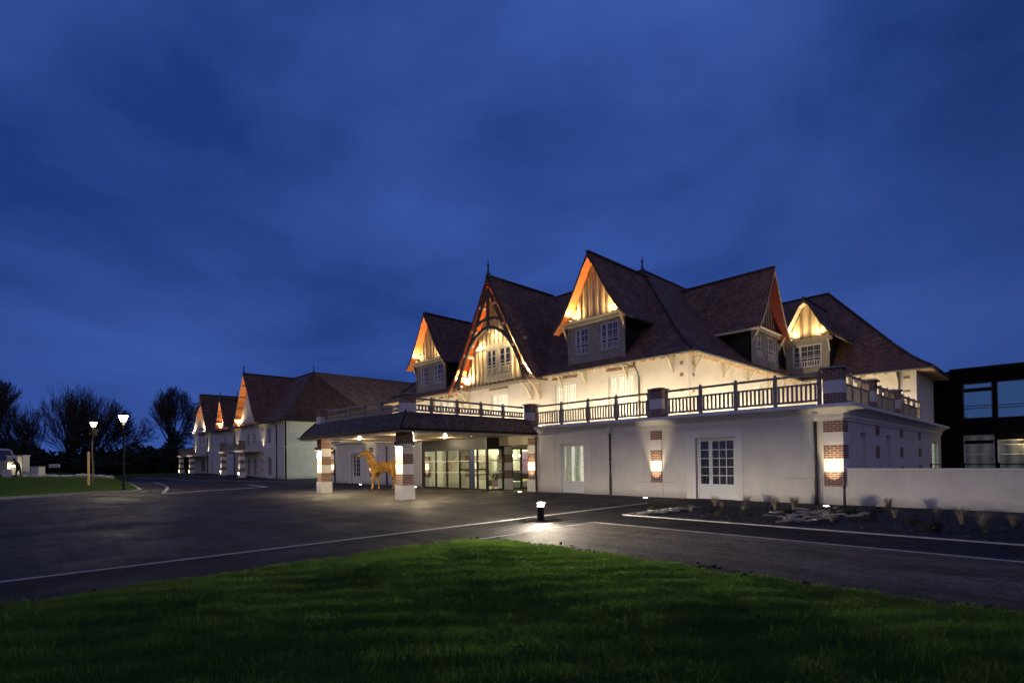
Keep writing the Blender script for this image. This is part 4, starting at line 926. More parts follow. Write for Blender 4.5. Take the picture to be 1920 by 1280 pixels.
# ---- glazed entrance and lobby --------------------------------------------
GX0, GX1, GY = -24.30, -17.75, -.95
b = MB(); b.box(GX0, GX1, GY, GY+.16, 2.42, 3.10, 'anthracite'); b.box(GX1-.16, GX1, GY+.16, .42, 2.42, 3.10, 'anthracite'); b.box(GX0, GX0+.1, GY+.16, .0, 2.42, 3.10, 'anthracite')
xs = [GX0, -22.95, -21.75, -20.45, -19.45, -18.75, GX1-.10]
for x in xs: b.box(x, x+.10, GY+.02, GY+.12, .0, 2.42, 'anthracite')
b.box(GX0, GX1, GY+.03, GY+.11, 0, .10, 'anthracite')
b.box(GX1-.13, GX1-.03, GY+.12, .40, 0, .08, 'anthracite'); b.box(GX1-.12, GX1-.03, .32, .42, .08, 2.42, 'anthracite')
b.box(GX1-.02, GX1+.10, GY-.10, GY+.02, 0, 3.10, 'anthracite')
ent = b.build('glazed_entrance', hotel)
for x, x2 in zip(xs, xs[1:]):
    p = MB(); p.box(x+.10, x2, GY+.065, GY+.075, .10, 2.42, 'glass'); p.build('glass_pane', ent)
p = MB(); p.box(GX1-.085, GX1-.075, GY+.12, .32, .08, 2.42, 'glass'); p.build('glass_pane', ent)
b = MB()
for z in (1.02, 1.72):
    b.box(GX0+.1, GX1-.1, GY+.045, GY+.062, z, z+.06, 'frame_white'); b.box(GX1-.07, GX1-.05, GY+.12, .32, z, z+.06, 'frame_white')
b.build('safety_rail', ent)
b = MB(); b.box(-19.35, -18.95, GY+.02, GY+.06, .1, 2.42, 'navy'); b.build('door_leaf', ent)
b = MB()     # revolving wings
for a in (20, 80, 140): b.beam((-21.2+1.0*math.cos(R(a)), .9+1.0*math.sin(R(a)), 1.2), (-21.2-1.0*math.cos(R(a)), .9-1.0*math.sin(R(a)), 1.2), .05, .08, 'anthracite'); 
b.tube((-21.2, .9, 0), (-21.2, .9, 2.42), .05, n=10, m='anthracite'); 
for a in (20, 80, 140, 200, 260, 320): b.tube((-21.2+1.0*math.cos(R(a)), .9+1.0*math.sin(R(a)), 0), (-21.2+1.0*math.cos(R(a)), .9+1.0*math.sin(R(a)), 2.42), .03, n=6, m='anthracite')
b.build('revolving_door', ent)
b = MB(); banded(b, -18.3, -17.72, .46, 1.02, 3.11); b.build('brick_pillar', hotel)
b = MB(); banded(b, -23.1, -22.55, 1.7, 2.25, 3.11); b.build('brick_pillar', hotel)
b = MB()     # side window of the recess
b.box(-17.80, -17.70, 1.03, 1.10, 0, 2.5, 'anthracite'); b.box(-17.80, -17.70, 1.80, 1.90, 0, 2.5, 'anthracite'); b.box(-17.80, -17.70, 2.9, 3.0, 0, 2.5, 'anthracite'); b.box(-17.80, -17.70, 1.10, 2.9, 2.42, 2.5, 'anthracite'); b.box(-17.80, -17.70, 1.10, 2.9, 0, .07, 'anthracite')
for z in (1.02, 1.72): b.box(-17.74, -17.71, 1.10, 2.9, z, z+.06, 'frame_white')
so = b.build('side_glazing', hotel); p = MB(); p.box(-17.76, -17.75, 1.1, 2.9, .07, 2.42, 'glass'); p.build('glass_pane', so)
b = MB(); b.box(-17.80, -17.68, 1.03, 3.0, 2.5, 3.11, 'stucco'); b.box(-17.8, -15.3, 3.0, 3.15, 0, 3.11, 'stucco'); b.box(-15.30, -15.15, .3, 3.0, 0, 3.11, 'stucco'); b.box(-25.05, -24.90, .3, 8.0, 0, 3.11, 'stucco'); b.box(-24.9, -15.3, .02, 8.0, 3.115, 3.13, 'stucco'); b.build('recess_wall', hotel)
b = MB(); b.box(-24.9, -17.8, GY+.1, 8.0, .004, .02, 'lobby_floor'); b.box(-24.9, -17.8, 8.0, 8.1, 0, 3.11, 'lobby_wall'); b.box(-17.8, -17.7, 3.15, 8.0, 0, 3.11, 'lobby_wall')
b.box(-24.88, -24.2, 2.6, 7.9, 0, 3.1, 'lobby_wall'); lob = b.build('lobby', hotel)
b = MB(); b.box(-19.6, -18.5, 6.3, 6.5, .3, 2.3, 'purple'); b.box(-19.7, -19.6, 6.28, 6.52, 0, 2.6, 'frame_white'); b.build('purple_panel', lob)
b = MB(); b.box(-22.6, -20.4, 5.2, 5.9, 0, 1.05, 'anthracite'); b.box(-22.7, -20.3, 5.1, 6.0, 1.05, 1.1, 'frame_white'); b.build('reception_desk', lob)
b = MB(); b.box(-23.8, -23.1, 5.3, 5.6, 0, 2.2, 'lobby_wall'); b.box(-20.8, -20.3, 3.2, 3.6, 0, 3.1, 'frame_white'); b.build('lobby_column', lob)
for x0, x1, z1, mm in ((-24.0, -23.3, 2.2, 'anthracite'), (-21.6, -20.7, 2.2, 'navy'), (-19.9, -19.75, 3.0, 'timber_grey')): b = MB(); b.box(x0, x1, 7.93, 7.99, 0, z1, mm); b.build('doorway', lob)
for x0, z0, z1, mm in ((-23.1, 1.2, 2.1, 'purple'), (-22.3, 1.1, 2.3, 'yellow'), (-20.4, 1.3, 2.0, 'timber_grey')): b = MB(); b.box(x0, x0+.55, 7.94, 7.99, z0, z1, mm); b.build('picture', lob)
b = MB(); b.box(-24.2, -24.12, 2.8, 5.0, .4, 2.2, 'timber_grey')
for z in (.8, 1.2, 1.6): b.box(-24.12, -23.9, 2.8, 5.0, z, z+.03, 'timber_grey')
b.build('shelf', lob)
b = MB(); b.box(-22.3, -21.4, 2.9, 3.5, 0, .42, 'anthracite'); b.box(-22.3, -21.4, 3.5, 3.62, 0, .85, 'anthracite'); b.box(-20.9, -20.3, 2.4, 2.9, 0, .40, 'purple'); b.build('sofa', lob)
for x in (-22.2, -21.5, -20.8): b = MB(); b.tube((x, 5.5, 2.2), (x, 5.5, 3.1), .008, n=5, m='iron'); b.lathe((x, 5.5, 2.0), [(.16, 0), (.05, .2)], 10, 'downlight'); b.build('pendant_lamp', lob)
b = MB(); b.box(-19.0, -17.9, -2.2, -1.1, .004, .016, 'anthracite'); b.build('door_mat', hotel)
b = MB(); b.box(-19.2, -18.3, 3.4, 4.2, .25, .5, 'yellow'); b.box(-19.2, -18.3, 4.1, 4.25, .5, .95, 'yellow'); b.build('armchair', lob)
b = MB(); b.box(-18.9, -18.2, 1.5, 2.8, .0, .42, 'frame_white'); b.box(-18.9, -18.2, 3.1, 3.13, .9, 2.3, 'purple'); b.build('lobby_bench', lob)
# a slender driftwood tree stands in the lobby
b = MB(); rnd = random.Random(5)
def twig(p, d, r, k):
    q = p+d*rnd.uniform(.3, .5); b.tube(p, q, r, r*.75, 5, 'wood_stake', False)
    if k and q.z < 2.6:
        for _ in range(2): twig(q, (d+Vector((rnd.uniform(-.7, .7), rnd.uniform(-.7, .7), rnd.uniform(-.1, .4)))).normalized(), r*.7, k-1)
twig(Vector((-18.75, .35, .02)), Vector((0, 0, 1)), .06, 4); twig(Vector((-23.6, .5, .02)), Vector((0, 0, 1)), .09, 4); b.build('branch_sculpture', lob)
for x, y in ((-23, 2), (-20.5, 2.2), (-19, 5.5), (-22.5, 6.5)):
    f = MB(); f.tube((x, y, 3.06), (x, y, 3.10), .14, n=12, m='downlight'); fo = f.build('ceiling_lamp', lob); point('lobby_light', (x, y, 2.8), 340, .12, (1, .86, .58), fo)
f = MB(); f.tube((-12.2, 1.6, 2.8), (-12.2, 1.6, 2.86), .14, n=12, m='downlight'); f.build('ceiling_lamp', hotel)

# ------------------------------------------------------------------ separate things round the hotel
lw = MB(); lw.box(.06, 24, .10, .38, -.05, 1.23, 'stucco'); lw.box(.06, 24, .06, .42, 1.23, 1.29, 'stucco_trim'); lwo = lw.build('garden_wall'); tag(lwo, 'low white rendered garden wall running right from the brick corner of the hotel', 'garden wall')
rl = MB()
for x in (.90, 2.15, 3.37, 4.6, 5.9, 7.2): rl.box(x-.035, x+.035, 11.96, 12.04, 0, 1.32, 'iron')
rl.box(.9, 7.2, 11.97, 12.03, 1.22, 1.27, 'iron'); rl.box(.9, 7.2, 11.98, 12.02, .92, .95, 'iron'); tag(rl.build('ramp_railing'), 'thin dark metal railing behind the low white garden wall', 'railing')

# flat roofed dark modern wing behind at right
mod = empty('modern_building', (14, 26, 0), 'black flat roofed modern building with wide windows at the right edge', 'building')
MYF = 23.3; wins = [(1.12, 2.56, 4.02, 6.28), (2.72, 6.6, 3.98, 6.28), (7.2, 11.0, 3.98, 6.28), (1.12, 2.60, .74, 2.95), (2.72, 6.6, .74, 2.62), (7.2, 11, .74, 2.62)]
b = MB(); wall(b, 'y', MYF, .72, 26, -.05, 7.15, wins, .3, 'black_panel', 1); b.box(-2.5, .72, MYF, MYF+.3, -.05, 7.15, 'black_panel'); b.box(.72, 26, MYF+.3, 34, 6.9, 7.0, 'black_panel'); b.box(.5, 26.1, MYF-.10, MYF+.2, 7.15, 7.27, 'cladding'); b.build('wall', mod)
def mwin(x0, x1, z0, z1, pane, up):
    b = MB(); fr = 'zinc' if up else 'frame_white'; y = MYF+.14
    b.box(x0, x0+.07, y, y+.08, z0, z1, fr); b.box(x1-.07, x1, y, y+.08, z0, z1, fr); b.box(x0+.07, x1-.07, y, y+.08, z1-.07, z1, fr); b.box(x0+.07, x1-.07, y, y+.08, z0, z0+.05, fr)
    for z in ((z0+.62, z0+.78) if up else (z0+.95, z0+1.55)): b.box(x0+.07, x1-.07, y-.02, y+.05, z, z+.045, fr)
    if x1-x0 < 2: b.box(x0+.07, x1-.07, y-.12, y+.10, z1-.55, z1-.34, 'black_panel')
    o = b.build('window', mod); p = MB(); p.box(x0+.05, x1-.05, y+.05, y+.06, z0+.03, z1-.05, pane); p.build('glass_pane', o)
for w in wins: mwin(*w, 'sky_pane' if w[2] > 3 else 'pane_dim', w[2] > 3)
b = MB(); b.lathe((4.0, MYF-.02, 2.30), [(0, -.07), (.09, -.05), (.11, .02), (.05, .08), (0, .1)], 10, 'orange_lamp'); b.box(3.97, 4.03, MYF-.02, MYF+.14, 2.38, 2.44, 'iron'); wl = b.build('wall_lamp', mod); point('wall_lamp_light', (4.0, MYF-.25, 2.2), 25, .06, (1, .72, .35), wl)

# recessed ground uplights: one per pilaster
ul = None
ups = [(-15.03, -1.0, 'round ground spotlight at the foot of the brick pilaster right of the glass entrance', .2), (-7.25, -1.0, 'round ground spotlight under the brick pilaster midway along the right facade', 0), (-.26, -1.0, 'round ground spotlight under the brick corner pilaster beside the garden wall', 0), (2*XC+15.03, -1.0, 'round ground spotlight at the brick pilaster left of the glass entrance', 0), (2*XC+7.25, -1.0, 'round ground spotlight under the brick pilaster behind the wooden horse', 0), (2*XC+.28, -1.0, 'round ground spotlight at the far left corner of the hotel ground floor', 0)]
for x, y, lab, _ in ups:
    if ul is None:
        b = MB(); b.lathe((0, 0, 0), [(.13, -.04), (.13, .018), (.10, .024), (.10, .010), (0, .010)], 16, 'louver'); ul = b.build('ground_spotlight', loc=(x, y, .010)); l_ = MB(); l_.lathe((0, 0, 0), [(.095, .020), (.07, .032), (0, .038)], 16, 'lamp_uplight'); l_.build('lens', ul, loc=(0, 0, 0)); o = ul
        tag(ul, lab, 'ground light', 'ground uplights along the facade')
    else:
        o = ul.copy(); C.objects.link(o); o.location = (x, y, .010); o['label'] = lab
        for ch in ul.children: c = ch.copy(); C.objects.link(c); c.parent = o
for x, y, lab, _ in ups:
    s1 = spot('uplight', (x, y+.02, .07), (x, 0, 1.40), 330, 28, .75, .03, (1, .80, .50)); s2 = spot('uplight_wash', (x, y+.02, .07), (x, -.02, 2.5), 210, 40, .9, .03, (1, .80, .50))

# bollard lamp
bo = empty('bollard_lamp', (-5.08, -10.02, .004), 'short dark bollard lamp with a glaring white head on the path', 'bollard light')
b = MB(); b.lathe((-5.08, -10.02, 0), [(.135, 0), (.135, .02), (.10, .03), (.095, .385), (.10, .395)], 20, 'iron'); b.build('post', bo)
b = MB(); b.lathe((-5.08, -10.02, 0), [(.06, .43), (.06, .52)], 20, 'bollard_glow'); b.build('lamp_head', bo)
b = MB()
for z in (.43, .46, .49): b.lathe((-5.08, -10.02, 0), [(.064, z-.002), (.15, z-.006), (.15, z-.002), (.064, z+.003)], 20, 'iron')
b.lathe((-5.08, -10.02, 0), [(.15, .52), (.15, .535), (.05, .55), (0, .555)], 20, 'iron')
for i in range(3): a = 2*math.pi*i/3+.7; b.tube((-5.08+.09*math.cos(a), -10.02+.09*math.sin(a), .385), (-5.08+.13*math.cos(a), -10.02+.13*math.sin(a), .525), .006, n=6, m='iron')
b.build('louvres', bo)
b = MB(); b.lathe((-5.08, -10.02, .006), [(.42, 0), (.42, .004), (.16, .006)], 32, 'iron'); b.build('base_plate', bo)

# street lamps: slim post, tapered four-sided lantern
def street_lamp(loc, label, pw=900, col=(1, .80, .48)):
    o = empty('street_lamp', loc, label, 'street lamp', 'lantern lamps by the drive'); x, y, z = loc; H = 5.1
    b = MB(); b.lathe((x, y, z), [(.13, 0), (.13, .05), (.085, .12), (.08, .9), (.06, 1.0), (.05, 2.6), (.042, H-.65), (.06, H-.62), (.06, H-.58), (.03, H-.55)], 12, 'iron'); b.build('post', o)
    def fr(z0, z1, a0, a1, m, bb):
        q = lambda a, zz: [(x-a, y-a, z+zz), (x+a, y-a, z+zz), (x+a, y+a, z+zz), (x-a, y+a, z+zz)]; bb.hexa(q(a0, z0), q(a1, z1), m)
    b = MB(); fr(H-.50, H-.12, .12, .24, 'lantern_glow', b); b.build('lantern_glass', o)
    b = MB(); fr(H-.57, H-.51, .08, .13, 'iron', b); fr(H-.115, H-.08, .28, .28, 'iron', b); fr(H-.078, H+.06, .26, .07, 'iron', b); b.lathe((x, y, z+H+.06), [(.03, 0), (.045, .05), (0, .12)], 8, 'iron')
    for sx in (-1, 1):
        for sy in (-1, 1): b.tube((x+sx*.13, y+sy*.13, z+H-.50), (x+sx*.25, y+sy*.25, z+H-.115), .012, n=5, m='iron')
    b.build('lantern_frame', o)
    point('lamp_light', (x, y, z+H-.78), pw, .12, col, o)
street_lamp((-38.12, -15.49, .10+gz(-38.12, -15.49)), 'nearer lit street lantern on a tall dark post at the tip of the lawn island')
street_lamp((-55.5, -15.5, gz(-55.5, -15.5)), 'further lit street lantern glowing above the staked young tree', 450)

# third lantern added out of view to light the second building's end wall
o = street_lamp((-50.5, 15.5, 0), 'added street lantern, unseen in the yard behind the canopy, lighting the end wall of the second building', 5000, (.92, 1, .72))

# ---- wooden horse ---------------------------------------------------------
def skin_obj(name, pts, edges, radii, matn, parent, levels=2, root=0):
    me = bpy.data.meshes.new(name); me.from_pydata(pts, edges, []); me.materials.append(MAT[matn])
    o = bpy.data.objects.new(name, me); C.objects.link(o)
    if parent is not None: o.parent = parent
    md = o.modifiers.new('Skin', 'SKIN'); md.use_smooth_shade = True
    sv = me.skin_vertices[0].data
    for i, r in enumerate(radii):
        sv[i].radius = r if isinstance(r, tuple) else (r, r); sv[i].use_root = (i == root)
    s_ = o.modifiers.new('Sub', 'SUBSURF'); s_.levels = levels; s_.render_levels = levels
    return o
hz = math.atan2(-.80, -.60)     # heading
horse = empty('horse_statue', (-24.4, -4.4, 0), 'life size horse sculpture of golden driftwood standing under the entrance canopy', 'statue'); horse.rotation_euler = (0, 0, hz)
# local: +x forward (head), z up
P = []; E_ = []; Rr = []
def ch(pts, start=None):
    prev = start
    for p, r in pts:
        P.append(p); Rr.append(r); i = len(P)-1
        if prev is not None: E_.append((prev, i))
        prev = i
    return prev
rt = ch([((-.50, 0, 1.40), (.30, .33))])
ch([((-.80, 0, 1.43), (.30, .35)), ((-1.05, 0, 1.50), (.30, .36)), ((-1.30, 0, 1.46), (.24, .28)), ((-1.45, 0, 1.38), (.12, .14))], rt); hip = 2
cst = ch([((-.22, 0, 1.36), (.30, .34)), ((.05, 0, 1.36), (.27, .34)), ((.20, 0, 1.48), (.23, .27))], rt)
nk = ch([((.27, 0, 1.72), (.16, .235)), ((.35, 0, 1.96), (.13, .20)), ((.45, 0, 2.18), (.11, .165)), ((.58, 0, 2.34), (.10, .135))], cst)
ch([((.76, 0, 2.31), (.11, .145)), ((.92, 0, 2.22), (.09, .105)), ((1.06, 0, 2.14), (.07, .075)), ((1.17, 0, 2.09), (.062, .065))], nk)
shoulder = 6
def leg(j, pts):
    ch(pts, j)
leg(shoulder, [((.08, .17, 1.14), .17), ((.12, .19, .94), .115), ((.17, .19, .60), .075), ((.19, .19, .36), .052), ((.22, .19, .14), .048), ((.30, .19, .05), .075)])
leg(shoulder, [((.0, -.17, 1.12), .17), ((-.06, -.19, .92), .115), ((-.10, -.19, .58), .078), ((-.13, -.19, .34), .052), ((-.16, -.19, .14), .048), ((-.10, -.19, .05), .075)])
leg(hip, [((-1.08, .18, 1.20), .22), ((-.98, .20, .95), .15), ((-1.17, .20, .64), .085), ((-1.15, .20, .36), .056), ((-1.08, .20, .14), .05), ((-1.0, .20, .05), .075)])
leg(hip, [((-1.14, -.18, 1.18), .22), ((-1.08, -.20, .93), .15), ((-1.36, -.20, .64), .085), ((-1.36, -.20, .36), .056), ((-1.32, -.20, .14), .05), ((-1.24, -.20, .05), .075)])
body = skin_obj('body', P, E_, Rr, 'driftwood', horse)
me_, ee_, rr_ = [], [], []
b = MB()
for sy in (-1, 1): b.tube((.60, sy*.07, 2.44), (.64, sy*.09, 2.62), .04, .010, 6, 'driftwood')
b.build('ears', horse, loc=(0, 0, 0))
b = MB(); rnd = random.Random(2)
mn = [(.02, 1.74), (.08, 1.90), (.15, 2.06), (.25, 2.24), (.36, 2.38), (.50, 2.48), (.62, 2.47)]
for (xa, za), (xb2, zb2) in zip(mn, mn[1:]):
    for k in range(9):
        t = rnd.random(); x = xa+(xb2-xa)*t; z = za+(zb2-za)*t; b.tube((x+.06, rnd.uniform(-.03, .03), z-.04), (x-.10, rnd.uniform(-.08, .08), z-.02+rnd.uniform(-.04, .06)), .024, .008, 5, 'driftwood', True)
b.build('mane', horse, loc=(0, 0, 0))
b = MB()
for k in range(12): a = rnd.uniform(-.06, .06); b.tube((-1.50, a, 1.48), (-1.62+rnd.uniform(-.06, .04), a*2, .80+rnd.uniform(-.1, .2)), .035, .012, 5, 'driftwood')
b.build('tail', horse, loc=(0, 0, 0))
# driftwood pieces laid over the barrel, quarters, neck and legs
b = MB()
def piece(p, q, r): b.tube(p, q, r, r*.45, 5, 'driftwood', True)
for k in range(230):
    x = rnd.uniform(-1.35, .25); a = rnd.uniform(-1.2, 2.3); sy = rnd.choice((-1, 1)); zc = 1.38+.08*S((-x-.6)/.5)
    y = sy*.31*math.cos(a*.68); z = zc+.35*math.sin(a*.68); dx = rnd.uniform(.07, .19); dz = rnd.uniform(-.09, .09); piece((x-dx, y*.98, z-dz), (x+dx, y*.98, z+dz), rnd.uniform(.014, .034))
for k in range(120):
    t = rnd.random(); x = .22+.34*t; z = 1.55+.75*t; sy = rnd.choice((-1, 1)); w = .19*(1-t)+.11*t; o_ = rnd.uniform(-.15, .15)*(1-t*.3)
    piece((x-.05+o_, sy*w*.88, z-.15-o_*.4), (x+.05+o_, sy*w*.84, z+.15-o_*.4), rnd.uniform(.012, .024))
for k in range(40):
    t = rnd.random(); x = .62+.5*t; z = 2.33-.22*t; sy = rnd.choice((-1, 1)); w = .10*(1-t)+.05*t; piece((x-.10, sy*w, z+.05), (x+.10, sy*w*.9, z-.04), rnd.uniform(.010, .018))
for lg in ([(.12, .19, .94), (.17, .19, .6), (.2, .19, .2)], [(-.06, -.19, .92), (-.10, -.19, .58), (-.15, -.19, .2)], [(-.98, .2, .95), (-1.17, .2, .64), (-1.1, .2, .2)], [(-1.08, -.2, .93), (-1.36, -.2, .64), (-1.33, -.2, .2)]):
    for p, q in zip(lg, lg[1:]):
        for k in range(12):
            t = rnd.random()*.7; e = lambda u: (p[0]+(q[0]-p[0])*u+rnd.uniform(-.06, .06), p[1]+rnd.uniform(-.07, .07), p[2]+(q[2]-p[2])*u); piece(e(t), e(t+.35), rnd.uniform(.012, .024))
b.build('driftwood_pieces', horse, loc=(0, 0, 0))

# ------------------------------------------------------------------ second hotel building at left
b2 = empty('lodge_building', (-66, 9, 0), 'second white gabled Norman building with orange lit eaves and balcony, left of the hotel', 'hotel building')
B2E, B2Y = -57.4, 1.80; ZO = .2
def simple_roof(b, x0, x1, y0, y1, hipW, hipE, z0=6.95, zr=14.1, t=6.9, cutW=None):
    pr = [(0, z0), (.6, z0+.42), (1.3, z0+1.05), (t, zr)]
    hx0 = lambda a: x0+a if hipW else x0; hx1 = lambda a: x1-a if hipE else x1
    for (a, za), (c, zc) in zip(pr, pr[1:]):
        b.face([(hx0(a), y0+a, za), (hx1(a), y0+a, za), (hx1(c), y0+c, zc), (hx0(c), y0+c, zc)], 'tile')
        b.face([(hx0(a), y1-a, za), (hx1(a), y1-a, za), (hx1(c), y1-c, zc), (hx0(c), y1-c, zc)], 'tile')
        if hipE: b.face([(x1-a, y0+a, za), (x1-a, y1-a, za), (x1-c, y1-c, zc), (x1-c, y0+c, zc)], 'tile')
        if hipW: b.face([(x0+a, y0+a, za), (x0+a, y1-a, za), (x0+c, y1-c, zc), (x0+c, y0+c, zc)], 'tile')
b = MB()
wall(b, 'x', -58.0, 2.45, 40, -.05, 7.0, [], .3, 'stucco', -1)
ops = [(-63.9, -62.4, 4.35, 6.35), (-63.9, -62.2, .0, 2.7), (-71.9, -70.4, 3.75, 6.0), (-69.6, -68.1, 3.75, 6.0), (-71.9, -70.4, .0, 2.6), (-69.4, -67.9, 0, 2.6)]
wall(b, 'y', 2.4, -77.4, -58.0, -.05, 7.0, ops, .25, 'stucco', 1)
b.box(-57.97, -57.90, 2.4, 40, 3.70, 3.85, 'stucco_trim'); b.box(-65.2, -57.90, 2.32, 2.39, 3.70, 3.85, 'stucco_trim'); b.box(-65.2, -57.90, 2.34, 2.40, 3.45, 3.52, 'stucco_trim')
b.build('wall', b2)
b = MB(); simple_roof(b, -86, B2E, B2Y, B2Y+13.8, False, True)
t = 6.9; pr = [(0, 6.95), (.6, 7.37), (1.3, 8.0), (t, 14.1)]
for (a, za), (c, zc) in zip(pr, pr[1:]): b.face([(B2E-a, B2Y+a, za), (B2E-a, 42, za), (B2E-c, 42, zc), (B2E-c, B2Y+c, zc)], 'tile')
b.face([(B2E, B2Y, 6.8), (B2E, 42, 6.8), (-58, 42, 6.9), (-58, B2Y, 6.9)], 'cream_wood'); b.face([(-86, B2Y, 6.8), (B2E, B2Y, 6.8), (B2E, 2.4, 6.9), (-86, 2.4, 6.9)], 'cream_wood')
rf = b.build('roof', b2); finial(B2E-t, B2Y+t, 14.1, .9, rf)
RB = MB(); ridge_line((-86, B2Y+t, 14.1), (B2E-t, B2Y+t, 14.1), .11); ridge_line((B2E-t, B2Y+t, 14.1), (B2E-t, 42, 14.1), .11)
for (a, za), (c, zc) in zip(pr, pr[1:]): ridge_line((B2E-a, B2Y+a, za), (B2E-c, B2Y+c, zc), .09)
RB.build('ridge_tiles', rf)
def lodge_gable(cx, vy, pf, wy, rb, parent, fin=True, light=1100, z0=6.9, hipcut=None, pw=.2, clipped=False):
    T = TS(cx, vy); b = MB(T); n = [(-w, z) for w, z in pf[::-1]]+pf[1:]
    b.face([(a*.97, wy-vy, max(z0, z-.22)) for a, z in n]+[(pf[-1][0]*.97, wy-vy, z0), (-pf[-1][0]*.97, wy-vy, z0)], 'stucco')
    o = b.build('gable', parent)
    if not clipped: gable_roof(T, pf, 0, rb, o, 'gable_roof', 'orange_soffit', th=.16, edge='cream_wood')
    else:
        gable_roof(T, pf, .9, rb, o, 'gable_roof', 'orange_soffit', th=.16, edge='cream_wood')
        f = MB(T); w = 1.6; zc = prof_z(pf, w); f.face([(-w, 0, zc-1.2), (w, 0, zc-1.2), (w*.75, .6, zc+.4), (0, 1.8, pf[0][1]), (-w*.75, .6, zc+.4)], 'tile'); f.face([(-w, .02, zc-1.26), (w, .02, zc-1.26), (w*.7, .62, zc+.3), (0, 1.7, pf[0][1]-.2), (-w*.7, .62, zc+.3)], 'orange_soffit'); f.build('half_hip', o)
    p = MB(T)
    for w in np.arange(.8, pf[-1][0], .95):
        for sx in (-1, 1): p.beam((sx*w, .05, prof_z(pf, w)-.28), (sx*w, wy-vy, prof_z(pf, w)-.28), .10, .12, 'truss_dark')
    p.build('purlin', o)
    if fin: finial(cx, vy+.1, pf[0][1]+.02, .95, o)
    for sx in (-1, 1):
        w = pf[-1][0]-.55; f = MB(T); f.box(sx*w-.12, sx*w+.12, wy-vy-.30, wy-vy-.05, pf[-1][1]-.1, pf[-1][1]+.1, 'white_paint'); f.box(sx*w-.10, sx*w+.10, wy-vy-.28, wy-vy-.07, pf[-1][1]+.102, pf[-1][1]+.12, 'lamp_uplight'); fo = f.build('floodlight', o)
        spot('gable_light', T(sx*w, wy-vy-.25, pf[-1][1]+.25), T(sx*.8, wy-vy-.35, pf[-1][1]+6), light, 110, .9, .08, (1, .72, .38), fo)
    return o
PB = [(0, 14.0), (1.6, 11.5), (3.1, 9.2), (4.0, 7.9), (4.55, 7.15)]
lodge_gable(-70.3, 1.6, PB, 2.38, 7, b2)
def lodge_windows(ops, parent, panes):
    for (x0, x1, z0, z1), pn in zip(ops, panes): french(parent, x0, x1, z0, z1, Ty(2.52), pn, split=.5, rows=4, kick=.4 if z0 < 4.2 and z1-z0 > 2.1 else 0, name='window', cols=(2, 2), handle=False)
lodge_windows(ops, b2, ['pane_dark']*6)
def balcony(x0, x1, parent, zt=3.55, y0=-.05):
    b = MB(); b.box(x0, x1, y0, 2.35, zt-.22, zt, 'stucco_trim'); b.ring_path([(x0, 2.35), (x0, y0), (x1, y0), (x1, 2.35)], [(0, zt-.2), (.05, zt-.2), (.22, zt-.02), (.22, zt+.06), (0, zt+.06)], 'stucco_trim'); o = b.build('balcony', parent)
    for a, c in (((x0+.3, y0+.12), (x1-.3, y0+.12)), ((x1-.1, y0+.3), (x1-.1, 2.3)), ((x0+.1, y0+.3), (x0+.1, 2.3))):
        p0 = Vector(a+(0,)); p1 = Vector(c+(0,)); b = MB(); L = (p1-p0).length; n = int(L/.22); d_ = (p1-p0).normalized()
        for z, h in ((zt+.18, .06), (zt+.85, .06), (zt+1.15, .08)): b.beam((p0.x, p0.y, z), (p1.x, p1.y, z), .07, h, 'rail_grey')
        for i in range(n): c_ = p0+d_*(L*(i+.5)/n); b.beam((c_.x, c_.y, zt+.2), (c_.x, c_.y, zt+.84), .06, .04, 'rail_grey', up=(-d_.y, d_.x, 0))
        b.build('balustrade', o)
    for x in (x0+.05, x1-.65):
        b = MB(); b.box(x, x+.6, y0-.02, y0+.58, zt+.06, zt+1.15, 'brick'); b.box(x-.07, x+.67, y0-.09, y0+.65, zt+1.15, zt+1.24, 'coping'); b.build('balcony_pier', o)
    return o
def lodge_column(x, y, parent, zt, light=True):
    b = MB(); z0 = gz(x, y)
    b.box(x-.38, x+.38, y-.38, y+.38, z0-.1, z0+.7, 'stucco_trim'); zs = np.linspace(z0+.7, zt, 6)
    for i, (a, c) in enumerate(zip(zs, zs[1:])): e = .30 if i % 2 == 0 else .304; b.box(x-e, x+e, y-e, y+e, a, c, 'brick' if i % 2 == 0 else 'stucco_trim')
    o = b.build('column', parent)
    if light:
        spot('column_uplight', (x, y-.55, z0+.06), (x, y-.32, z0+2.2), 330, 70, .8, .04, (1, .80, .48))
bc = balcony(-74.9, -66.0, b2)
for x in (-66.5, -74.4): lodge_column(x, .22, bc, 3.33)
for x, y in ((-60.3, 2.3), (-76.8, 2.3)):
    b = MB(); b.tube((x, y, gz(x, y)), (x, y, 6.3), .06, n=8, m='dark_pipe'); b.tube((x, y, 6.3), (x+.2, y-.4, 6.75), .06, n=8, m='dark_pipe'); b.build('downpipe', b2)
b = MB()
for z in (.9, 1.9, 2.9, 4.2, 5.1, 6.0): b = MB(); b.box(-65.5, -65.2, 2.37, 2.41, z, z+.38, 'brick'); b.build('quoin', b2)
for x in (-65.15, -75.6):
    spot('wall_uplight', (x, 2.1, 3.7), (x, 2.35, 6.5), 200, 70, .8, .05, (1, .82, .5), b2)

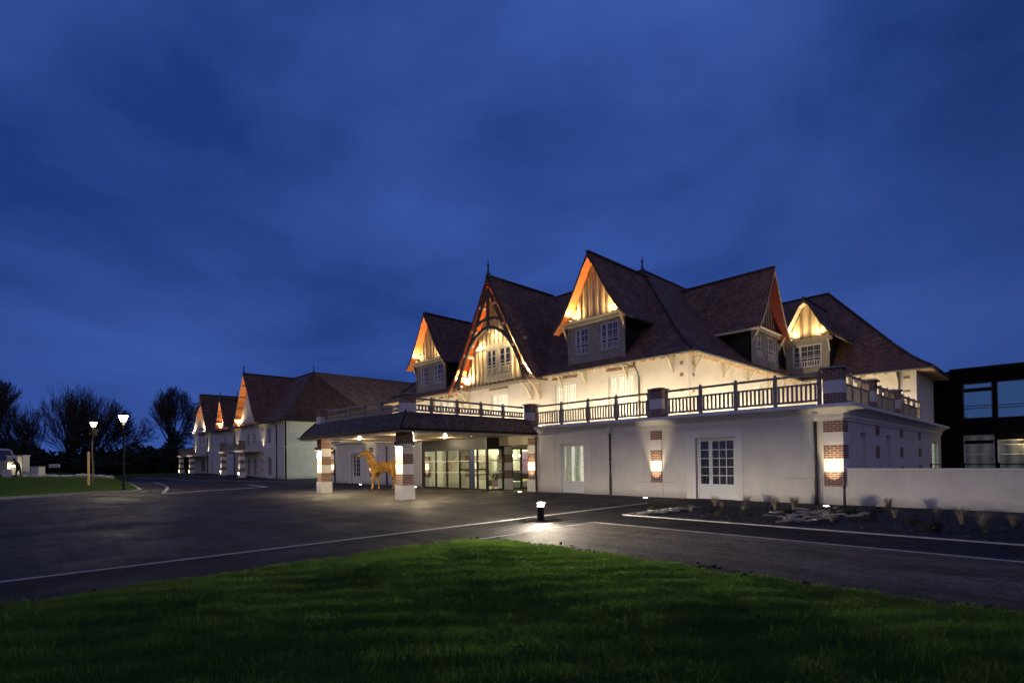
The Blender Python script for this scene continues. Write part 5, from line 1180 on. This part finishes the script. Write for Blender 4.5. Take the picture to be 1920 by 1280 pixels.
b3 = empty('lodge_annex', (-92, 9, 0), 'furthest white gabled building with an orange lit clipped gable, beyond the second one', 'hotel building')
b = MB(); o3 = [(-82.4, -81.2, 4.2, 6.2), (-89.8, -88.4, 4.3, 6.2), (-89.8, -88.4, .3, 2.8), (-96.6, -95.2, 3.9, 6.0), (-94.2, -92.9, 3.9, 6.0), (-96.2, -93.2, .3, 2.8)]
wall(b, 'y', 2.4, -100.5, -77.45, -.05, 7.1, o3, .25, 'stucco', 1); b.box(-92, -77.45, 2.33, 2.39, 3.75, 3.9, 'stucco_trim'); b.build('wall', b3)
b = MB(); simple_roof(b, -97, -86.02, B2Y+.02, B2Y+13.78, False, False, zr=14.0); rf3 = b.build('roof', b3); finial(-94, B2Y+6.9, 14.0, .9, rf3); finial(-97.4, B2Y+6.9, 14.0, .9, rf3)
PB3 = [(0, 11.6), (.9, 9.9), (1.7, 8.5), (2.45, 7.35)]
lodge_gable(-81.3, 1.6, PB3, 2.38, 4, b3, light=600)
PB4 = [(0, 13.9), (1.6, 11.2), (2.9, 9.2), (4.05, 7.3)]
lodge_gable(-96.3, 1.5, PB4, 2.38, 7, b3, fin=False, light=1000, clipped=True)
lodge_windows(o3, b3, ['pane_dark']*6)
bc3 = balcony(-99.6, -91.5, b3, 3.4)
for x in (-92.0, -99.0): lodge_column(x, .22, bc3, 3.2)
for x in (-91.1,): 
    b = MB(); b.tube((x, 2.3, gz(x, 2.3)), (x, 2.3, 6.3), .06, n=8, m='dark_pipe'); b.build('downpipe', b3)
for x in (-90.9, -99.2): spot('wall_uplight', (x, 2.1, 3.6), (x, 2.35, 6.5), 220, 70, .8, .05, (1, .82, .5), b3)
# low clipped shrubs along the foot of the lodges
rng = np.random.default_rng(11)
def leafcloud(n, rx, ry, rz, size, seed, flat=.0, hollow=.35):
    r = np.random.default_rng(seed); d = r.normal(size=(n, 3)); d /= np.linalg.norm(d, axis=1)[:, None]; rad = r.uniform(hollow, 1, n)**.5
    lump = 1+.22*np.sin(d[:, 0]*4+seed)+.18*np.sin(d[:, 1]*5+2*seed)+.12*np.sin(d[:, 2]*7)
    p = d*(rad*lump)[:, None]*np.array([rx, ry, rz])
    a = r.normal(size=(n, 3)); a /= np.linalg.norm(a, axis=1)[:, None]; b_ = np.cross(a, r.normal(size=(n, 3))); b_ /= np.linalg.norm(b_, axis=1)[:, None]
    s_ = size*r.uniform(.6, 1.4, n)[:, None]
    v = np.stack([p-a*s_, p+b_*s_*.5, p+a*s_, p-b_*s_*.5], 1).reshape(-1, 3); return v, np.arange(4*n).reshape(-1, 4)
# planting bed beside the garden wall ---------------------------------------
def tuft(name, n, h, spread, seed, loc, mname='grass_pale'):
    r = np.random.default_rng(seed); a = r.uniform(0, 6.28, n); l = r.uniform(.2, 1, n)**.6*spread; hh = h*r.uniform(.55, 1.1, n); ba = r.uniform(0, .05, n); vs = []; fs = []
    for i in range(n):
        ca, sa = math.cos(a[i]), math.sin(a[i]); w = .005
        pts = [(ca*ba[i], sa*ba[i], 0), (ca*(ba[i]+l[i]*.3), sa*(ba[i]+l[i]*.3), hh[i]*.6), (ca*(ba[i]+l[i]*.7), sa*(ba[i]+l[i]*.7), hh[i]*.95), (ca*(ba[i]+l[i]*1.1), sa*(ba[i]+l[i]*1.1), hh[i]*.9)]
        k = len(vs)
        for j, p in enumerate(pts): ww = w*(1-j/3.6); vs += [(p[0]-sa*ww, p[1]+ca*ww, p[2]), (p[0]+sa*ww, p[1]-ca*ww, p[2])]
        fs += [(k+2*j, k+2*j+1, k+2*j+3, k+2*j+2) for j in range(3)]
    return npmesh(name, vs, fs, mname, loc=loc)
G = 'pale grasses in the planting bed'
for i, (x, y, h, lab) in enumerate([
    (-3.25, -2.9, .42, 'pale feathery grass below the white double door, leftmost of its row'),
    (-2.1, -3.0, .50, 'upright pale grass tuft between the double door and the corner downpipe, second of its row'),
    (-1.15, -3.1, .50, 'straw coloured grass tuft third along the row in front of the right facade'),
    (-.75, -2.6, .50, 'straw grass tuft nearest the dark corner downpipe'),
    (1.50, -1.1, .45, 'small pale grass close against the foot of the garden wall'),
    (3.55, -4.2, .50, 'arching dry grass leaning left in front of the garden wall'),
    (4.05, -5.7, .55, 'tall straw grass tuft with dark base near the kerb at far right'),
    (4.45, -3.9, .35, 'small pale grass sprig at the far right edge of the bed')]):
    tag(tuft('ornamental_grass', 150, h*.85, .26, 20+i, (x, y, .01)), lab, 'grass plant', G)
protos = []
for i in range(3):
    v, f = leafcloud(1300, .17, .17, .13, .016, 40+i); v[:, 2] = np.maximum(.0, v[:, 2]*.8+.08); o = npmesh('dwarf_shrub', v, f, 'shrub_leaf'); protos.append(o)
G = 'dark round shrubs in the planting bed'
for i, (x, y, s_, lab) in enumerate([
    (-3.95, -5.9, .9, 'dark dwarf shrub at the left tip of the bed beside the pale slates'), (-3.55, -4.7, 1.0, 'dark dwarf shrub just right of the left slate plates'), (-1.75, -5.9, .8, 'small dark shrub at the kerb in front of the white double door'),
    (-1.15, -5.5, 1.1, 'rounded dark shrub right of the double door, front row'), (-.35, -4.4, .9, 'low dark shrub left of the slates by the corner light'), (.62, -2.4, 1.0, 'dark shrub between the corner light and the garden wall'), (.95, -3.2, 1.1, 'wide dark shrub right of the corner slates'),
    (1.72, -4.6, 1.0, 'dark ball shrub in the middle of the bed right of the corner'), (2.75, -5.2, 1.0, 'black looking shrub behind the kerb, left one of a close pair'), (3.2, -6.1, 1.25, 'largest dark ball shrub of the close pair near the kerb at right'), (1.35, -1.9, .8, 'little shrub near the foot of the garden wall')]):
    if i < 3: o = protos[i]
    else: o = protos[i % 3].copy(); C.objects.link(o)
    o.location = (x, y, .0); o.scale = (s_, s_, s_); o.rotation_euler = (0, 0, i*1.3); tag(o, lab, 'shrub', G)
G = 'pale grasses in the planting bed'
for i, (x, y, h, lab) in enumerate([(-3.0, -5.2, .22, 'thin low grass sprig between the left slate plates and the kerb'), (-2.5, -4.0, .28, 'thin low grass sprig in the middle of the bed before the white double door'), (-1.6, -4.5, .25, 'thin low grass sprig behind the small dark shrub before the double door'), (1.1, -5.6, .25, 'thin low grass sprig between the corner slates and the dark ball shrub'), (2.1, -3.6, .30, 'thin low grass sprig in the middle of the bed before the garden wall'), (2.9, -2.8, .30, 'thin grass sprig close behind the arching dry grass')]):
    tag(tuft('ornamental_grass', 60, h, .22, 120+i, (x, y, .01)), lab, 'grass plant', G)
def mulch():
    r = np.random.default_rng(19); n = 9000; c = np.stack([r.uniform(-3.95, 9, n), r.uniform(-7.28, -.1, n), np.full(n, .012)], 1); s_ = r.uniform(.006, .028, n)*(1+2.0*(r.random(n) < .04))
    base = np.array([[1, 0, 0], [0, 1, 0], [-1, 0, 0], [0, -1, 0], [0, 0, .55]]); a = r.uniform(0, 6.28, n); ca, sa = np.cos(a), np.sin(a); st = r.uniform(.4, 1, n)
    V = np.empty((n, 5, 3))
    for k, (x, y, z) in enumerate(base): V[:, k, 0] = c[:, 0]+s_*(ca*x-sa*y*st); V[:, k, 1] = c[:, 1]+s_*(sa*x+ca*y*st); V[:, k, 2] = c[:, 2]+s_*z
    F_ = (np.arange(n)[:, None, None]*5+np.array([[0, 1, 4], [1, 2, 4], [2, 3, 4], [3, 0, 4]])[None]).reshape(-1, 3)
    tag(npmesh('slate_mulch', V.reshape(-1, 3), F_, 'mulch_chip'), 'dark slate chippings covering the planting bed', 'mulch', kind='stuff')
mulch()
# split slate plates scattered as mulch in front of the two lights
rnd = random.Random(8); proto = []
for k in range(4):
    b = MB(); n = 9; a0 = rnd.random()*6; ring = [(.30*rnd.uniform(.7, 1.1)*math.cos(a0+2*math.pi*i/n), .17*rnd.uniform(.7, 1.1)*math.sin(a0+2*math.pi*i/n)) for i in range(n)]
    b.add([(x, y, 0) for x, y in ring]+[(x*.94, y*.94, .035+.012*math.sin(i)) for i, (x, y) in enumerate(ring)], [[i, (i+1) % n, n+(i+1) % n, n+i] for i in range(n)]+[[n+i for i in range(n)]], 'slate'); proto.append(b.build('slate_plate', loc=(0, 0, 0)))
used = set()
def plate(cx, cy, n, sx, sy, lab, grp):
    for i in range(n):
        k = rnd.randrange(4)
        if k not in used: o = proto[k]; used.add(k)
        else: o = proto[k].copy(); C.objects.link(o)
        o.location = (cx+rnd.gauss(0, sx), min(-.35, max(-7.1, cy+rnd.gauss(0, sy))), .012+rnd.uniform(0, .05)); o.rotation_euler = (rnd.uniform(-.12, .12), rnd.uniform(-.12, .12), rnd.uniform(-.6, .6)+.75); s_ = rnd.uniform(.45, .95); o.scale = (s_, s_*.8, .8)
        tag(o, lab, 'slate plate', grp)
plate(-3.55, -5.6, 26, .22, .60, 'flat split slate lying among the plates at the left tip of the bed', 'slate plates at the left tip of the bed')
plate(.35, -4.2, 52, .40, 1.15, 'flat split slate lying among the lit plates below the corner light', 'slate plates below the corner light')

# staked young tree on the lawn island
def branch_tree(seed, H, spread, levels, kids, r0, trunk, up=.25, wob=.25, nseg=3, lenf=.72, fan=1.0, maxseg=9000):
    rr = random.Random(seed); segs = []; todo = [(Vector((0, 0, 0)), Vector((0, 0, 1)), trunk, r0, 0)]; i = 0
    while i < len(todo) and len(segs) < maxseg:
        p, d, L, r, lv = todo[i]; i += 1
        for k in range(nseg):
            q = p+d*(L/nseg); r2 = r*(1-.28/nseg); segs.append((p, q, r, r2)); p = q; r = r2
            d = (d+Vector((rr.gauss(0, wob), rr.gauss(0, wob), rr.gauss(0, wob)+up*.3))*.35).normalized()
            if 0 < lv < levels and k < nseg-1 and rr.random() < .7:
                s_ = Vector((rr.gauss(0, 1), rr.gauss(0, 1), rr.gauss(0, .5))).cross(d).normalized(); todo.append((p, (d*.8+s_*.7*fan).normalized(), L*lenf*.75, r*.55, lv+1))
        if lv < levels:
            for _ in range(kids):
                s_ = Vector((rr.gauss(0, 1), rr.gauss(0, 1), rr.gauss(0, .4))).cross(d).normalized(); todo.append((p, (d+s_*rr.uniform(.25, .8)*fan+Vector((0, 0, up))).normalized(), L*lenf*rr.uniform(.75, 1.15), r*.68, lv+1))
    return segs
def fan_tree(seed, H, W, limbs, r0, base=.06, levels=5, maxseg=22000):
    # several boughs leave the bole low down and sweep out and up; every twig keeps heading away from the bole
    rr = random.Random(seed); segs = [(Vector((0, 0, 0)), Vector((0, 0, H*base)), r0*1.5, r0*1.2)]; todo = []
    for i in range(limbs):
        t = (i+.5)/limbs*2-1; az = rr.uniform(0, 6.28) if i % 3 == 0 else (0 if t > 0 else math.pi)+rr.gauss(0, .45)
        el = R(88-62*abs(t)+rr.uniform(-5, 5)); d = Vector((math.cos(az)*math.cos(el), math.sin(az)*math.cos(el), math.sin(el)))
        todo.append((Vector((0, 0, H*base)), d, H*.34, r0*rr.uniform(.6, .9), 1))
    k = 0
    inside = lambda p: (p.x/(W*.5))**2+(p.y/(W*.5))**2+(p.z/H)**2
    while k < len(todo) and len(segs) < maxseg:
        p, d, L, r, lv = todo[k]; k += 1; n = 4
        for j in range(n):
            if inside(p) > 1.0+rr.uniform(-.12, .06): break
            q = p+d*(L/n); r2 = r*.86; segs.append((p, q, r, r2)); p = q; r = r2
            rad = Vector((p.x*.8, p.y*.8, p.z+H*.15)).normalized(); d = (d+rad*.10+Vector((rr.gauss(0, .07), rr.gauss(0, .07), rr.gauss(0, .06)+.03))).normalized()
            if lv < levels and rr.random() < .85:
                s_ = Vector((rr.gauss(0, 1), rr.gauss(0, 1), rr.gauss(0, .7))).cross(d).normalized(); todo.append((p.copy(), (d+s_*rr.uniform(.30, .55)).normalized(), L*rr.uniform(.55, .78), r*.6, lv+1))
        else:
            if lv < levels:
                for _ in range(2): s_ = Vector((rr.gauss(0, 1), rr.gauss(0, 1), rr.gauss(0, .7))).cross(d).normalized(); todo.append((p.copy(), (d+s_*rr.uniform(.12, .35)).normalized(), L*rr.uniform(.65, .85), r*.8, lv+1))
    return segs
def segs_mesh(name, segs, mname, parent=None, loc=None, n=4, rmin=.01):
    P0 = np.array([s[0][:] for s in segs]); P1 = np.array([s[1][:] for s in segs]); R0 = np.maximum(rmin, [s[2] for s in segs]); R1 = np.maximum(rmin, [s[3] for s in segs])
    d = P1-P0; d /= np.linalg.norm(d, axis=1)[:, None]; h = np.where(np.abs(d[:, 2:3]) < .9, [[0, 0, 1.]], [[1., 0, 0]]); a = np.cross(d, h); a /= np.linalg.norm(a, axis=1)[:, None]; b_ = np.cross(d, a); V = []
    for i in range(n): t = 2*math.pi*i/n; o_ = math.cos(t)*a+math.sin(t)*b_; V.append(P0+o_*R0[:, None]); V.append(P1+o_*R1[:, None])
    V = np.stack(V, 1); m_ = len(segs); base = np.arange(m_)[:, None]*2*n; fs = [np.concatenate([base+2*i, base+2*((i+1) % n), base+2*((i+1) % n)+1, base+2*i+1], 1) for i in range(n)]
    return npmesh(name, V.reshape(-1, 3), np.concatenate(fs), mname, parent, loc)
yx, yy = -43.79, -16.85; yz = gz(yx, yy)+.10
yt = empty('young_tree', (yx+.05, yy+.22, yz), 'bare young tree with a small round twiggy head tied behind a wooden stake', 'tree')
segs = [(Vector((0, 0, 0)), Vector((.02, .03, 1.2)), .05, .045), (Vector((.02, .03, 1.2)), Vector((.0, -.02, 2.4)), .045, .04), (Vector((0, -.02, 2.4)), Vector((.05, .0, 3.2)), .04, .035)]
tr = segs_mesh('trunk', segs, 'young_bark', yt, (0, 0, 0), 8, .03)
sg = branch_tree(4, 1, 1, 4, 3, .03, .35, up=.25, wob=.3, lenf=.80, fan=1.15)
segs_mesh('crown', [(a+Vector((.05, 0, 3.15)), c+Vector((.05, 0, 3.15)), r, r2) for a, c, r, r2 in sg], 'young_bark', yt, (0, 0, 0), 4, .008)
b = MB(); b.tube((yx, yy, yz-.05), (yx+.02, yy, yz+2.45), .085, .08, 12, 'wood_stake'); st = b.build('tree_stake'); tag(st, 'thick pale round wooden stake standing in front of the young tree', 'tree stake')
bb = MB(); bb.tube((yx+.01, yy-.09, yz+2.2), (yx+.03, yy+.28, yz+2.22), .015, n=6, m='iron'); bb.build('tie_strap', st)

# pale stones edging the far side of the lawn island
proto = []
for k in range(3):
    b = MB(); r_ = random.Random(k); b.lathe((0, 0, 0), [(.02, .20), (.16, .17), (.25, .08), (.22, -.04), (0, -.08)], 8, 'pale_stone', False); b.v = [(x*(1+r_.uniform(-.2, .2)), y*(.8+r_.uniform(-.2, .2)), z*(1+r_.uniform(-.2, .3))) for x, y, z in b.v]; proto.append(b.build('edging_stone', loc=(0, 0, 0)))
stones = [(-52.5+(i/33)*-5.6, -14.6-(i/33)*5.7) for i in range(34)]
for i, (x, y) in enumerate(stones):
    o = proto[i] if i < 3 else proto[i % 3].copy()
    if i >= 3: C.objects.link(o)
    x += rnd.uniform(-.35, .1); y += rnd.uniform(-.1, .1); s_ = rnd.uniform(.6, 1.3); o.location = (x, y, gz(x, y)+.10); o.scale = (s_, s_, s_*.9); o.rotation_euler = (0, 0, rnd.uniform(0, 6)); tag(o, 'pale rough stone in the broken row along the far edge of the lit lawn', 'stone', 'edging stones beyond the lawn island')

# ---- vehicles and people at the far left ----------------------------------
# the group faces the drive; local frame: x right in view, y away, z up
GV_ = Vector((-58.9, -21.1, gz(-58.9, -21.1))); th = math.atan2(1.1, 1.2)
def LT(ox, oy):
    c_, s_ = math.cos(th), math.sin(th)
    return lambda x, y, z: (GV_.x+(x+ox)*c_-(y+oy)*s_, GV_.y+(x+ox)*s_+(y+oy)*c_, GV_.z+z)
T = LT(0, 0)
van = empty('camper_van', T(-2.9, .8, 0), 'pale grey camper van nose half cut off by the left edge', 'van')
T = LT(-1.35, 0)
b = MB(T); side = [(-5.2, .35), (.05, .35), (.12, 1.1), (.02, 1.55), (-.38, 2.55), (-.75, 2.72), (-5.2, 2.72)]
for y in (0, 1.9): b.face([(x, y, z) for x, z in side], 'grey_paint')
for (x0, z0), (x1, z1) in zip(side, side[1:]+side[:1]): b.face([(x0, 0, z0), (x1, 0, z1), (x1, 1.9, z1), (x0, 1.9, z0)], 'grey_paint')
b.box(-5.2, .06, -.01, 1.91, .35, .95, 'white_paint'); b.build('body', van)
b = MB(T); b.face([(-1.0, -.012, 1.5), (-.03, -.012, 1.5), (-.33, -.012, 2.3), (-1.0, -.012, 2.3)], 'pane_dark'); b.build('side_window', van)
b = MB(T); b.face([(.045, .12, 1.62), (.045, 1.78, 1.62), (-.36, 1.70, 2.52), (-.36, .2, 2.52)], 'pane_dark'); b.build('windscreen', van)
for x in (-.9, -3.9):
    b = MB(T); b.tube(T(x, -.04, .33), T(x, .2, .33), .33, n=18, m='tyre'); b.T = None; 
    b = MB(); b.tube(T(x, -.04, .33), T(x, .2, .33), .33, n=18, m='tyre'); w = b.build('wheel', van); b = MB(); b.tube(T(x, -.05, .33), T(x, -.04, .33), .18, n=14, m='louver'); b.build('rim', w)
for y in (.18, 1.72):
    b = MB(); b.tube(T(.10, y, 1.02), T(.15, y, 1.02), .09, n=12, m='head'); b.build('headlight', van)
b = MB(T); b.box(.06, .20, -.25, -.05, 1.55, 1.75, 'white_paint'); b.build('mirror', van)
T = LT(-.75, 0)
tb_ = empty('horse_trailer', T(1.0, .8, 0), 'open white trailer behind the dark figure, lit warm inside', 'trailer')
b = MB(T)
b.box(.30, 1.75, .9, .95, .30, 1.95, 'white_paint'); b.box(.28, .33, .3, .9, .3, 1.95, 'white_paint'); b.box(1.72, 1.77, .3, .9, .3, 1.95, 'white_paint'); b.box(.22, 1.83, .25, .97, 1.95, 2.05, 'white_paint'); b.box(.28, 1.77, .3, .95, .25, .30, 'white_paint'); b.build('body', tb_)
b = MB(T); b.box(.02, .88, .12, .16, .02, .80, 'white_paint'); b.build('ramp', tb_)
b = MB(T); b.box(.40, .80, .5, .55, 1.0, 1.2, 'downlight'); o = b.build('interior_lamp', tb_); point('trailer_light', T(.6, .35, 1.1), 12, .1, (1, .8, .45), o)
b = MB(T); b.box(.30, 1.3, .28, .31, 1.45, 1.93, 'white_paint'); b.build('side_panel', tb_)
# person bending forward at the trailer
T = LT(0, 0)
pr_ = empty('person', T(.95, -.15, 0), 'person in dark clothes stooping at the open white trailer with legs apart', 'person')
ox, oy, oz = T(.95, -.15, 0)
c_, s_ = math.cos(th), math.sin(th)
def Lp(x, y, z): return (x*c_-y*s_, x*s_+y*c_, z)
pts = [Lp(.12, 0, .92), Lp(.10, 0, 1.12), Lp(.02, 0, 1.32), Lp(-.08, 0, 1.45), Lp(-.17, 0, 1.53), Lp(-.22, 0, 1.63), Lp(.26, 0, .86), Lp(.34, .02, .48), Lp(.42, .02, .10), Lp(.34, .04, .03), Lp(.0, .06, .84), Lp(-.12, .05, .48), Lp(-.10, .06, .10), Lp(-.22, .06, .03),
       Lp(-.02, -.19, 1.36), Lp(-.20, -.22, 1.16), Lp(-.44, -.14, 1.10), Lp(-.52, -.12, 1.10), Lp(-.04, .19, 1.36), Lp(-.22, .20, 1.20), Lp(-.42, .12, 1.24), Lp(-.50, .10, 1.25)]
ed = [(0, 1), (1, 2), (2, 3), (3, 4), (4, 5), (0, 6), (6, 7), (7, 8), (8, 9), (0, 10), (10, 11), (11, 12), (12, 13), (2, 14), (14, 15), (15, 16), (16, 17), (2, 18), (18, 19), (19, 20), (20, 21)]
rd = [(.17, .13), (.16, .12), (.19, .13), .08, .055, .10, .10, .07, .05, .045, .10, .07, .05, .045, .07, .05, .035, .03, .07, .05, .035, .03]
skin_obj('body', pts, ed, rd, 'clothes_dark', pr_)
b = MB(); q = Lp(-.25, 0, 1.66); b.lathe((q[0], q[1], q[2]), [(0, -.12), (.07, -.08), (.098, 0), (.085, .07), (.04, .115), (0, .125)], 12, 'clothes_dark'); b.build('hair', pr_, loc=(0, 0, 0))
sb = MB(LT(1.65, .4)); sb.box(0, .78, 0, .6, .05, .98, 'white_paint'); sb.box(-.03, .81, -.03, .63, .98, 1.04, 'grey_paint'); sb.box(.38, .40, -.012, .0, .1, .95, 'grey_paint'); tag(sb.build('storage_cabinet'), 'plain pale cabinet standing on the grass right of the trailer', 'cabinet')
sg_ = empty('sign_board', LT(2.1, 2.2)(0, 0, 0), 'small pale rectangular notice board low in front of the dark hedge', 'sign')
b = MB(LT(2.1, 2.2)); b.box(-.52, .52, 0, .04, .92, 1.22, 'sign_face'); b.build('panel', sg_)
b = MB(LT(2.1, 2.2))
for x in (-.4, .4): b.box(x-.03, x+.03, .045, .09, -.1, 1.2, 'iron'); b.build('post', sg_); b = MB(LT(2.1, 2.2))
b = MB(LT(2.1, 2.2)); b.box(-.42, .42, -.006, -.001, 1.02, 1.12, 'grey_paint'); b.build('panel_band', sg_)

# ---- bare winter trees and dark evergreens --------------------------------
def fanned(seed, loc, label, H, W, limbs, r0, **k):
    e = empty('bare_tree', loc, label, 'tree', 'bare trees behind the car park'); sg = fan_tree(seed, H, W, limbs, r0, **k)
    segs_mesh('trunk', sg[:1], 'bark', e, (0, 0, 0), 8, .05); segs_mesh('crown', sg[1:], 'bark', e, (0, 0, 0), 3, .024); return e
def bare(seed, loc, label, sc, **k):
    e = empty('bare_tree', loc, label, 'tree', 'bare trees behind the car park'); sg = branch_tree(seed, 1, 1, **k)
    top = max(max(s[1].z for s in sg), .1); f = sc/top; w = k.get('trunk'); segs = [(a*f, c*f, r*f, r2*f) for a, c, r, r2 in sg]
    nt = max(3, k.get('nseg', 3)); segs_mesh('trunk', segs[:nt], 'bark', e, (0, 0, 0), 8, .05); segs_mesh('crown', segs[nt:], 'bark', e, (0, 0, 0), 3, .030); return e
g0 = .3
fanned(21, (-123.5, -13.0, g0), 'widest bare tree with branches fanning up behind the street lanterns', 17.3, 26.0, 17, .34)
fanned(22, (-128, -19.5, g0), 'bare leaning tree left of the widest tree', 12.5, 16.0, 9, .22, base=.12, maxseg=9000)
fanned(23, (-124, 3.8, g0), 'round headed bare tree nearest the furthest white building', 18.0, 14.0, 10, .24, base=.30, maxseg=12000)
fanned(24, (-116, -22.5, g0), 'bare tree at the left edge behind the camper van', 16.0, 15.0, 10, .24, base=.28, maxseg=12000)
bare(25, (-130, -4.0, g0), 'small bare tree between the wide tree and the round one', 12.5, levels=5, kids=3, r0=.05, trunk=1.0, up=.10, wob=.35, lenf=.78, fan=1.2, maxseg=6000)
bare(26, (-132, 10.5, g0), 'bare tree half hidden behind the furthest white building', 13.5, levels=5, kids=3, r0=.05, trunk=1.0, up=.1, wob=.3, lenf=.78, fan=1.1, maxseg=5000)
ev = []
for k in range(3):
    v, f = leafcloud(5200, 4.6, 3.4, 3.1, .26, 60+k, hollow=.25); v[:, 2] = np.maximum(v[:, 2]+2.6, -.2); ev.append(npmesh('evergreen_shrub', v, f, 'leaf_dark'))
names = ['leftmost', 'second', 'third', 'fourth', 'fifth', 'sixth', 'seventh', 'eighth', 'ninth', 'tenth', 'eleventh', 'twelfth', 'thirteenth', 'fourteenth', 'fifteenth']
spots_ = [(-104, -31, 1.25, 1.7), (-106, -26, 1.2, 1.6), (-107, -21.5, 1.1, 1.0), (-108, -17.5, 1.1, .62), (-109, -13.5, 1.1, .55), (-110, -10, 1.0, .6), (-111, -6.5, 1.0, .72), (-112, -3, 1.0, .9), (-113, .5, 1.0, .95), (-114, 4, 1.0, .9), (-115, 7.5, 1.0, 1.0), (-116, 11, 1, 1.2), (-118, 15, 1, 1.2), (-103, -36, 1.3, 1.4), (-101, -41, 1.3, 1.4)]
order = sorted(range(len(spots_)), key=lambda i: spots_[i][1])
for r_, i in enumerate(order):
    x, y, sx, sz = spots_[i]
    o = ev[r_] if r_ < 3 else ev[r_ % 3].copy()
    if r_ >= 3: C.objects.link(o)
    o.location = (x, y, .2); o.scale = (sx, sx, sz); o.rotation_euler = (0, 0, r_*.9); tag(o, names[r_]+' dark evergreen mass counting from the left in the hedge below the bare trees', 'evergreen shrub', 'evergreens forming the far hedge')
v, f = leafcloud(2600, 1.6, 1.6, 3.6, .22, 77); v[:, 2] += 5.0; iv = npmesh('ivy_column', v, f, 'leaf_dark', loc=(-122.0, 3.6, .3)); tag(iv, 'dark ivy clad trunk mass inside the round headed bare tree', 'ivy')
def wood():
    vs = []; fs = []; o_ = 0
    for k in range(60):
        t = k/59; ang = -2.9+t*3.3; x = -150+30*math.sin(t*6); y = -75+190*t; v, f = leafcloud(500, 7, 7, 3.2, .7, 200+k, hollow=.3); v = v+np.array([x, y, 1.8]); vs.append(v); fs.append(f+o_); o_ += len(v)
    return npmesh('woodland', np.concatenate(vs), np.concatenate(fs), 'leaf_dark')
tag(wood(), 'far dark belt of woodland on the left horizon', 'woodland', kind='stuff')
